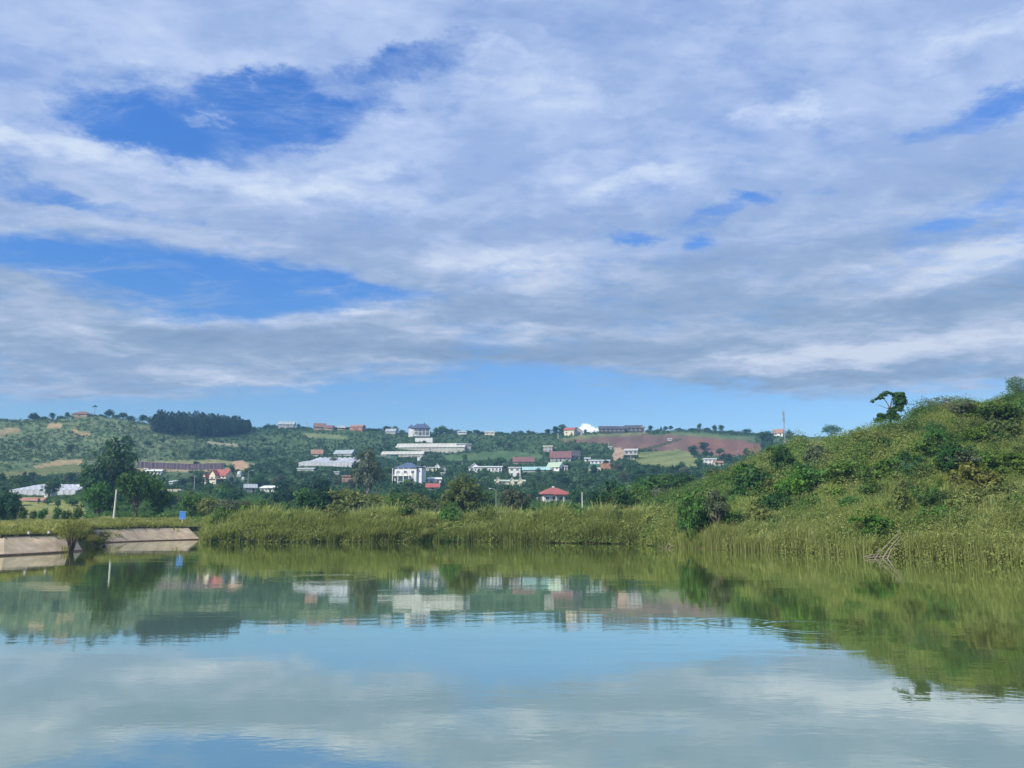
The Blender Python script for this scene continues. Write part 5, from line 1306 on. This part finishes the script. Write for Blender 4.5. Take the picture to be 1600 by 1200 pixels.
# debris, fallen branches, bare branch
M_DEAD = mat('dead_wood', (.24, .20, .15), .9, .25, 2.0)
def branches(name, label, px, py, segs, r0, cat='branches'):
    Yb = 3 * F / (py - Y0) if py > Y0 + 20 else 80
    x = t_of(px, py) * Yb; o = empty(name, (x, Yb, 0), 0, label, cat)
    for i, sgm in enumerate(segs):
        MB().tube(sgm, [r0 * (1 - .7 * k / (len(sgm) - 1)) for k in range(len(sgm))], 5).build('branch', M_DEAD, o)
branches('fallen_branches', 'three bare grey fallen branches leaning out of the water on the right shore', 1378, 870,
         [[(-.9, -.3, -.2), (.6, .6, .9), (2.2, 1.2, 2.1)], [(-.3, -.4, -.2), (.8, .4, .7), (2.0, 1.0, 1.7)], [(.2, -.3, -.2), (.9, .3, .6), (1.9, .6, 1.5)], [(-1.2, -.2, .05), (0, 0, .12), (1.1, .1, .25)], [(-.8, 0, 0), (-.2, .1, .5), (-.1, .1, .8)], [(-1.5, -.2, .1), (-.5, .1, .3), (.4, .2, .15)]], .055)
branches('bare_branch', 'pale forked bare branch sticking out of the water where the reeds end', 1042, 856, [[(-.2, 0, -.3), (.1, .1, .5), (.8, .2, 1.3)], [(-.4, 0, .05), (-.9, 0, .35)], [(0, 0, -.1), (.5, .1, .3), (.9, .1, .4)]], .05)
segs = []
for i in range(16):
    a, b_ = random.uniform(-1.6, 1.6), random.uniform(0, 2.2)
    segs.append([(a, b_, .25 + b_ * .33), (a + random.uniform(-.8, .8), b_ + random.uniform(-.3, .3), .4 + b_ * .33), (a + random.uniform(-1.2, 1.2), b_, .35 + b_ * .33 + random.random() * .3)])
branches('driftwood', 'heap of dark driftwood at the start of the farther embankment', 150, 848.2, segs, .06, 'driftwood')

for (px, py, wp_, hp_, y_, mk) in HS:
    if not mk or y_ > 600 or wp_ < 14 or 'villa' in mk or 'bungalow' in mk: continue
    for sd_ in (-1, 1):
        if random.random() < .25: continue
        fm = random.choice([F_DARK, F_MID, F_DARK, F_GREY]); kd = random.choice(['round', 'low', 'tall'])
        q_ = px + sd_ * wp_ * random.uniform(.30, .58); Y_ = y_ - random.uniform(5, 9); x_ = t_of(q_, py) * Y_; s_ = Y_ / F
        h_ = max(2.2, hp_ * s_ * random.uniform(.65, 1.0)); w_ = h_ * random.uniform(.7, 1.1)
        lb = '%s %s tree covering the %s front corner of the %s' % (TONE[fm.name], SHAPE[kd], 'left' if sd_ < 0 else 'right', mk)
        plant('garden_tree', 'tree', lb if len(lb.split()) <= 16 else lb.replace('front ', '').replace(SHAPE[kd] + ' ', ''), 'garden trees close to the houses', (x_, Y_, float(ground_z(x_, Y_)) - .1), w_ / 1.1, h_, kd, random.randint(1, 5), fm)
# ------------------------------------------------------------------ scattered valley trees (each its own thing)
cells = {}
count = 0; tries = 0
def blocked(px, y0_, y1_, hw, Y):
    if random.random() < .10: return False
    for (a, b_, c, d_, yy) in BK:
        if Y < yy + 4 and px + hw > a and px - hw < c and y0_ < d_ and y1_ > b_: return True
        if abs(Y - yy) < 6 and px > a - 2 and px < c + 2: return True
    return False
FP = [p for p, _, _ in FIELDS[:18]]
while count < 285 and tries < 60000:
    tries += 1
    px = random.uniform(-30, 1240); py = random.choice([random.uniform(690, 745), random.uniform(735, 796), random.uniform(735, 796)])
    x, y, z = hit(px, py, 130)
    if y < 150 or y > 640: continue
    if px < 320 and y < 240 and px > 20 and px < 140: continue
    if px < 300 and y > 420 and random.random() < .6: continue
    P1 = np.array([px]); Q1 = np.array([py])
    if any(in_poly(P1, Q1, p)[0] for p in FP): continue
    near_ = y < 330
    h = (random.uniform(5.0, 9.0) if y < 250 else random.uniform(4.5, 8.0)) if near_ else random.uniform(3.5, 6.5)
    s = y / F; hp = h / s
    kd = random.choice(['round', 'round', 'low', 'low', 'spread', 'open', 'tall'])
    w = h * random.uniform(.85, 1.25) * (.55 if kd == 'tall' else 1)
    if blocked(px, py - hp, py, w / s * .5, y): 
        h *= .45; w *= .6; hp = h / s
        if blocked(px, py - hp, py, w / s * .5, y): continue
    key = (int(px // 15), int(py // 9))
    if key in cells: continue
    cells[key] = 1
    fm = random.choice([F_DARK, F_DARK, F_MID, F_MID, F_MID, F_BLUE, F_OLIVE, F_GREY, F_BRIGHT] if near_ else [F_DARK, F_DARK, F_BLUE, F_MID, F_GREY])
    uw = {'round': 1.05, 'spread': 1.35, 'low': 1.3, 'tall': .72, 'open': 1.0}[kd]
    lb = place_label(px, py - hp / 2, hp, kd, fm, 'tree')
    if lb is None: continue
    plant('valley_tree', 'tree', lb, 'trees scattered over the valley and slopes', (x, y, z - .1), w / uw, h, kd, count % 5 + 1, fm)
    count += 1
print('valley trees', count)

nb_ = 0; tr_ = 0; sp2 = []
while nb_ < 46 and tr_ < 6000:
    tr_ += 1
    px = random.uniform(325, 1050); Y_ = random.uniform(128, 235); x = t_of(px, 790) * Y_; z = float(ground_z(x, Y_)); s_ = Y_ / F
    base = proj(x, Y_, z)[1]; h = random.uniform(4.5, 8.0); w = h * random.uniform(.95, 1.4)
    if any(abs(px - a) < 13 and abs(Y_ - b_) < 25 for a, b_ in sp2): continue
    if blocked(px, base - h / s_, base, w / s_ * .5, Y_) or any(px + w / s_ * .5 > a and px - w / s_ * .5 < c_2 and base - h / s_ < d_2 for a, b_, c_2, d_2, yy in BK if yy > Y_ and d_2 - b_ > 7 and d_2 > 735): 
        h *= .6; w *= .7
        if blocked(px, base - h / s_, base, w / s_ * .5, Y_): continue
    kd = random.choice(['round', 'round', 'low', 'low', 'spread']); fm = random.choice([F_DARK, F_DARK, F_MID, F_MID, F_BLUE, F_GREY, F_OLIVE])
    lb = place_label(px, base - h / s_ / 2, h / s_, kd, fm, 'tree')
    if lb is None: continue
    plant('belt_tree', 'tree', lb, 'trees in the belt behind the reeds', (x, Y_, z - .1), w / 1.2, h, kd, nb_ % 5 + 1, fm)
    sp2.append((px, Y_)); nb_ += 1
print('belt', nb_)
# ------------------------------------------------------------------ masses: plantation bushes, pine wood, undergrowth
def project_arr(x, y, z):
    return proj(x, y, z)
def mask_fields(x, y, z, polys):
    px, py = proj(x, y, z); m_ = np.zeros(x.shape, bool)
    for p in polys: m_ |= in_poly(px, py, p)
    return m_, px, py
def mask_boxes(px, py, y, h, ext=0):
    """true where a bush of this height would hide a building"""
    top = py - h / y * F; m_ = np.zeros(px.shape, bool)
    for (a, b_, c, d_, yy) in BK: m_ |= (y < yy + 10) & (px > a - ext) & (px < c + ext) & (top < d_) & (py > b_)
    return m_
def bush_mass(name, label_kind, x, y, rad, hgt, nleaf, leaf, fm, seed, tintf):
    r = np.random.default_rng(seed); n = len(x); z = np.maximum(ground_z(x, y), -.1)
    i = np.repeat(np.arange(n), nleaf); d = unit(len(i), r); d[:, 2] = np.abs(d[:, 2])
    q = .55 + .5 * r.random(len(i))
    P = np.stack([x[i], y[i], z[i]], 1) + d * q[:, None] * np.stack([rad[i], rad[i], hgt[i]], 1)
    V, Q = leaf_quads(P, d, leaf[i] * (.6 + .8 * r.random(len(i))), r, .7)
    tint = np.clip(tintf[i] + r.normal(size=len(i)) * .07, 0, 1)
    o = link(name, raw_mesh(name, V, Q, None, np.repeat(tint, 4)), fm)
    return tag(o, kind='stuff')
r = rng
# rows of coffee on the slopes
n0 = 60000
y = r.uniform(330, 705, n0); x = r.uniform(-.78, .46, n0) * y
row = np.round((y + x * .12) / 3.2) * 3.2; y = row - x * .12 + r.normal(size=n0) * .35; x = x + r.normal(size=n0) * .3
z = ground_z(x, y); m_, px, py = mask_fields(x, y, z, FP)
keep = ~m_ & ~mask_boxes(px, py, y, 1.8) & (px > -40) & (px < 1260)
leftm = (px < 300) & (y > 400)
keep &= ~(leftm & (fbm(x, y, 45, 61) < .46) & (r.random(n0) < .7)) & (fbm(x, y, 60, 71) > .30)
keep &= np.arange(n0) % 2 == 0
x, y = x[keep], y[keep]; n = len(x); print('coffee', n)
pl_ = (800 + F * x / y) < 300 + 60 * (fbm(x, y, 30, 87) - .5)
for nm_, k_, f_, sd_ in (('coffee_bushes', ~pl_ | (y < 400), F_COFFEE, 11), ('slope_bushes', pl_ & (y >= 400), F_SLOPE, 10)):
    xa_, ya_ = x[k_], y[k_]; n = len(xa_)
    bush_mass(nm_, 'coffee', xa_, ya_, r.uniform(.8, 1.5, n), r.uniform(1.0, 2.2, n), 14, r.uniform(.32, .5, n), f_, sd_, .3 + .55 * fbm(xa_, ya_, 50, 81) + r.normal(size=n) * .10)
# low scrub between the valley trees
n0 = 16000
y = r.uniform(128, 340, n0); x = r.uniform(-.74, .36, n0) * y
z = ground_z(x, y); m_, px, py = mask_fields(x, y, z, FP)
hg = r.uniform(.7, 2.6, n0) * (.6 + .8 * fbm(x, y, 20, 15))
keep = ~m_ & ~mask_boxes(px, py, y, hg) & (y > shore_y(x / y) + 8) & ~((px < 300) & (y < 165)) & ~((px > 15) & (px < 140) & (y < 300)) & ((px < 1010) | (y > 170))
x, y, hg = x[keep], y[keep], hg[keep]; n = len(x); print('scrub', n)
bush_mass('valley_scrub', 'scrub', x, y, hg * r.uniform(.6, 1.1, n), hg, 34, r.uniform(.18, .30, n), F_MID, 12, .10 + .75 * fbm(x, y, 14, 91) + r.normal(size=n) * .10)
# a dark wood on the shoulder of the hill
xs_, ys_, hs_ = [], [], []
for i in range(330):
    px = random.uniform(238, 391); top_base = np.interp(px, [238, 290, 340, 391], [674, 684, 683, 674]); lo = np.interp(px, [238, 391], [664, 670])
    pyb = random.uniform(lo, top_base + 2)
    x, y, z = hit(px, pyb, 400, 650)
    xs_.append(x); ys_.append(y); hs_.append(random.uniform(9.5, 13.5) * (1.0 if px < 340 else .85) * (.75 if px > 375 or px < 245 else 1))
lobs = []; tr = MB()
VV, TT = [], []
r2 = np.random.default_rng(5)
for x, y, h in zip(xs_, ys_, hs_):
    z = float(ground_z(x, y)); n = 170; tt = .5 + r2.normal() * .14
    f = r2.random(n); d = unit(n, r2)
    pr_ = 2.9 * np.sqrt(np.clip(1.03 - f, 0, 1)) * (.5 + .5 * np.clip(f * 3, 0, 1))
    P = np.stack([x + d[:, 0] * pr_, y + d[:, 1] * pr_, z + h * (.10 + .90 * f)], 1)
    V, Q = leaf_quads(P, d, .5 * (.6 + .8 * r2.random(n)), r2, .6)
    VV.append(V); TT.append(np.repeat(np.clip(tt + r2.normal(size=n) * .12, 0, 1), 4))
VV = np.concatenate(VV); TT = np.concatenate(TT)
o = link('hillside_wood', raw_mesh('hillside_wood', VV, np.arange(len(VV)).reshape(-1, 4), None, TT), F_WOOD); tag(o, kind='stuff')

# ------------------------------------------------------------------ blades of grass and reed
def blades(name, cx, cy, ch, k, spread, width, lean, fm, tint, seed, zoff=0.0, front=0.0):
    """k blades per clump, arching outwards from the clump's foot"""
    r = np.random.default_rng(seed); n = len(cx); i = np.repeat(np.arange(n), k); N_ = len(i)
    a = r.random(N_) * 6.283; rd = np.sqrt(r.random(N_)); sp_ = spread[i]
    dx_, dy_ = np.cos(a), np.sin(a)
    bx_ = cx[i] + dx_ * rd * sp_ * .45; by_ = cy[i] + dy_ * rd * sp_ * .45
    bz_ = np.maximum(ground_z(bx_, by_), -.15) + zoff
    h = ch[i] * r.uniform(.55, 1.08, N_)
    ln = h * (lean * rd * r.uniform(.4, 1.2, N_) + .05)
    lx, ly = dx_ * ln + .10 * h, dy_ * ln - front * h
    fa = r.random(N_) * 6.283; fx, fy = np.cos(fa), np.sin(fa); w = width[i] * r.uniform(.6, 1.3, N_) * .5
    def vv(ox, oy, oz, ww, s_): return np.stack([bx_ + ox + fx * ww * s_, by_ + oy + fy * ww * s_, bz_ + oz], 1)
    V = np.stack([vv(0, 0, -.15, w * .7, -1), vv(0, 0, -.15, w * .7, 1), vv(lx * .32, ly * .32, h * .55, w, -1), vv(lx * .32, ly * .32, h * .55, w, 1),
                  vv(lx * .75, ly * .75, h * .88, w * .7, -1), vv(lx * .75, ly * .75, h * .88, w * .7, 1), vv(lx * 1.15, ly * 1.15, h * (1 - .12 * rd), 0, 1)], 1).reshape(-1, 3)
    b_ = np.arange(N_) * 7
    Q = np.concatenate([np.stack([b_, b_ + 1, b_ + 3, b_ + 2], 1), np.stack([b_ + 2, b_ + 3, b_ + 5, b_ + 4], 1)]); T = np.stack([b_ + 4, b_ + 5, b_ + 6], 1)
    tt = np.clip(tint[i] + r.normal(size=N_) * .19, 0, 1)
    o = link(name, raw_mesh(name, V, Q, T, np.repeat(tt, 7)), fm)
    return tag(o, kind='stuff')
def clear_of_shrubs(x, y, k):
    m_ = np.ones(x.shape, bool)
    for a, b_, c in SPOT: m_ &= ((x - a) ** 2 + (y - b_) ** 2) > (c * k) ** 2
    return m_
def strip(n, px0, px1, d0, d1, seed):
    """random spots between two distances from the shoreline"""
    r = np.random.default_rng(seed)
    t = r.uniform(t_of(px0, 850), t_of(px1, 850), n); y = shore_y(t) + r.uniform(d0, d1, n)
    return t * y, y + (fbm(t * y, y * .3, 7, 7, 3) - .5) * 3.2 * np.clip(1 - (y - shore_y(t)) / 8, 0, 1)
# the reed belt
x, y = strip(3000, 322, 1046, -.3, 8.5, 1)
dd = y - shore_y(x / y)
ch = np.clip(2.0 + dd * .24, 1.9, 3.9) * (.40 + .80 * fbm(x, y, 3.0, 23, 3)) * np.where(r.random(len(x)) < .08, 1.3, 1.0); pxr = 800 + F * x / y
ch *= np.interp(pxr, [320, 345, 400, 1000, 1046], [.8, 1.0, 1.05, 1.0, .9])
ch *= 1 - .35 * np.exp(-((pxr - 680) / 7) ** 2)
tn = .22 + .62 * fbm(x, y, 5, 33, 3) + (np.clip(dd, 0, 8) - 4) * .02
blades('reeds', x, y, ch, 62, np.full(len(x), 1.5), np.full(len(x), .075), .55, F_REED, tn, 41, 0, .06)
# shrubby dark growth inside the reed belt, at the water
for (nm, num, th, seed_, h0, h1, fm_, fs) in (('waterside_scrub', 1500, .47, 2, 1.0, 3.0, F_MID, 53), ('waterside_brush', 3000, .42, 5, 1.2, 3.5, F_SEDGE, 57), ('waterside_weeds', 1300, .48, 9, 1.0, 2.6, F_OLIVE, 97)):
    x, y = strip(num, 326, 1046, -.2, 8, seed_); k_ = fbm(x, y, 4, fs, 3) > th; x, y = x[k_], y[k_]; n = len(x)
    dd = y - shore_y(x / y)
    bush_mass(nm, 'scrub', x, y, r.uniform(.6, 1.4, n), r.uniform(h0, h1, n) * (.65 + .06 * dd), 230, r.uniform(.07, .11, n), fm_, 13 + seed_, .15 + .7 * fbm(x, y, 5, 13 + seed_) + r.normal(size=n) * .1)
# grass on the right hand hill
x, y = strip(12500, 1000, 1720, -.2, 62, 3)
t_ = x / y; k_ = y < np.interp(t_, TC, KD[5]) + 8; x, y = x[k_], y[k_]
dd = y - shore_y(x / y); nz = fbm(x, y, 9, 63)
ch = (.45 + 2.3 * nz) * np.interp(dd, [0, 3, 8, 16, 30], [.9, 1.25, 1.3, .9, .85])
patch = fbm(x, y, 12, 73, 3)
k_ = ((patch > .40) | (r.random(len(x)) < .45)) & clear_of_shrubs(x, y + .5, .8); x, y, ch, dd = x[k_], y[k_], ch[k_], dd[k_]
tn = .15 + .75 * fbm(x, y, 8, 83, 4) + np.interp(dd, [0, 6, 14], [.08, .06, 0]); print('hill clumps', len(x))
blades('hill_grass', x, y, ch, 44, np.full(len(x), 1.15), np.interp(y, [55, 130], [.03, .055]), .6, F_GRASS, tn, 42, 0, .05)
# leafy undergrowth on the hill
for (nm, sd_, num, th, r0, r1, h0, h1, fm_, lf, nlf) in (('hill_undergrowth', 4, 3200, .46, .5, 1.1, .5, 1.5, F_HILL, .7, 80), ('hill_thicket', 6, 1100, .48, 1.4, 3.0, 1.8, 3.9, F_HILL, .8, 720), ('hill_brush', 8, 1000, .48, 1.2, 2.7, 1.5, 3.5, F_HILLDRY, .8, 600), ('hill_sedge', 12, 1900, .49, .8, 1.8, .9, 2.4, F_SEDGE, .85, 260), ('hill_dark_scrub', 9, 900, .48, 1.1, 2.4, 1.5, 3.0, F_DARK, .9, 400)):
    x, y = strip(num, 1010, 1720, 1.5, 60, sd_); t_ = x / y
    k_ = (y < np.interp(t_, TC, KD[5]) + 4) & (fbm(x, y, 10, 73 + sd_ * 3, 3) < th); k_ &= clear_of_shrubs(x, y - r0, 1.15) & ~((np.abs(x / y - t_of(1385, 670)) < .030) & (y > np.interp(t_, TC, KD[5]) - 9)); x, y = x[k_], y[k_]; n = len(x); print(nm, n)
    h1 = np.where(y > np.interp(x / y, TC, KD[5]) - 8, h1 * .6, h1)
    bush_mass(nm, 'u', x, y, r.uniform(r0, r1, n), r.uniform(h0, h1, n), nlf, np.interp(y, [55, 130], [.085, .125]) * lf, fm_, 14 + sd_, .02 + .5 * fbm(x, y, 5, 93, 3) + .5 * fbm(x, y, 16, 133, 2) + r.normal(size=n) * .18)
x, y = strip(1500, 1050, 1720, -.6, 9, 16); k_ = fbm(x, y, 5, 59, 3) > .42; x, y = x[k_], y[k_]; n = len(x)
bush_mass('shore_sedge', 's', x, y, r.uniform(.6, 1.3, n), r.uniform(1.0, 2.9, n), 190, r.uniform(.05, .085, n), F_SEDGE, 66, .2 + .6 * fbm(x, y, 4, 19) + r.normal(size=n) * .12)
x, y = strip(1700, 1050, 1720, -.6, 10, 17); k_ = ~((np.abs(x / y - t_of(1392, 866)) < .022) & (y - shore_y(x / y) < 2.5)); x, y = x[k_], y[k_]
blades('shore_grass', x, y, .9 + 2.3 * fbm(x, y, 3, 29, 3), 54, np.full(len(x), 1.4), np.full(len(x), .03), .34, F_REED, .35 + .5 * fbm(x, y, 4, 39, 3), 67, 0, .12)
for (q_, off, h_, w_, kd, fm, lb) in ((345, 4, 44, 46, 'low', F_MID, 'green rounded bush where the reed belt begins beside the embankment'), (400, 6, 40, 40, 'low', F_SEDGE, 'olive bush early in the reed belt below the light green banana clump'), (455, 3, 34, 38, 'low', F_MID, 'green bush at the waterline of the reed belt below the dark round tree'),
        (520, 6, 50, 46, 'low', F_OLIVE, 'olive bush in the reed belt below the darker banana clump'), (585, 4, 38, 44, 'low', F_SEDGE, 'pale olive bush in the reed belt below the tall pale grey green tree'), (632, 6, 46, 40, 'low', F_MID, 'green bush in the reed belt below the white villa'),
        (672, 2, 22, 26, 'low', F_DARK, 'small dark bush at the gap in the reed belt'), (705, 5, 48, 44, 'low', F_MID, 'green bush just past the gap in the reed belt'), (760, 6, 44, 50, 'low', F_OLIVE, 'olive bush in the reed belt below the big bushy olive tree'),
        (835, 4, 36, 40, 'low', F_SEDGE, 'pale olive bush in the reed belt left of the red roofed bungalow'), (905, 6, 44, 40, 'low', F_MID, 'green bush in the reed belt below the pale bare pole'), (965, 5, 42, 46, 'low', F_OLIVE, 'olive bush near the hill end of the reed belt'), (1025, 5, 48, 44, 'low', F_SEDGE, 'pale yellowish bush where the reeds meet the hill')):
    t_ = t_of(q_, 846); y_ = float(shore_y(t_)) + off; s_ = y_ / F
    plant('reed_belt_bush', 'bush', lb, 'bushes in the reed belt', (t_ * y_, y_, float(ground_z(t_ * y_, y_)) - .1), w_ * s_ / 1.3, h_ * s_ * 1.12, kd, q_ % 5 + 1, fm)
# weeds along the embankment toe
t_ = r.uniform(t_of(100, 850), t_of(316, 850), 260); y = np.interp(t_, TC, KD[2]) + r.uniform(.0, 4.2, 260) ** 1.0; x = t_ * y
k_ = (fbm(x, y, 5, 49, 3) > .60) & (r.random(260) < .6); x, y = x[k_], y[k_]
blades('embankment_weeds', x, y, r.uniform(.25, .75, len(x)), 16, np.full(len(x), .7), np.full(len(x), .05), .8, F_MEADOW, .2 + .5 * r.random(len(x)), 68, .3)
# meadow behind the embankment
t_ = r.uniform(t_of(-60, 850), t_of(330, 850), 11000); y = np.interp(t_, TC, KD[3]) + .5 + 75 * r.random(11000) ** 1.3; x = t_ * y
nz = fbm(x, y, 7, 27); pxm = 800 + F * x / y
ch = (.25 + 1.5 * nz) * np.interp(y - np.interp(t_, TC, KD[3]), [0, 2, 8], [.45, .8, 1.0]); 
blades('meadow_grass', x, y, ch, 22, np.full(len(x), 1.2), np.interp(y, [70, 150], [.05, .11]), .6, F_MEADOW, .2 + .7 * fbm(x, y, 6, 37, 3), 43)
# grass and weeds over the reed belt's landward side
t_ = r.uniform(t_of(-40, 850), t_of(1020, 850), 5200); y = np.interp(t_, TC, shore) + 8 + 70 * r.random(5200) ** 1.2; x = t_ * y; k_ = (y < 215)
x, y = x[k_], y[k_]
blades('field_grass', x, y, .5 + 1.0 * fbm(x, y, 9, 47), 22, np.full(len(x), 1.4), np.full(len(x), .12), .5, F_MEADOW, .1 + .7 * fbm(x, y, 9, 57, 3), 44)
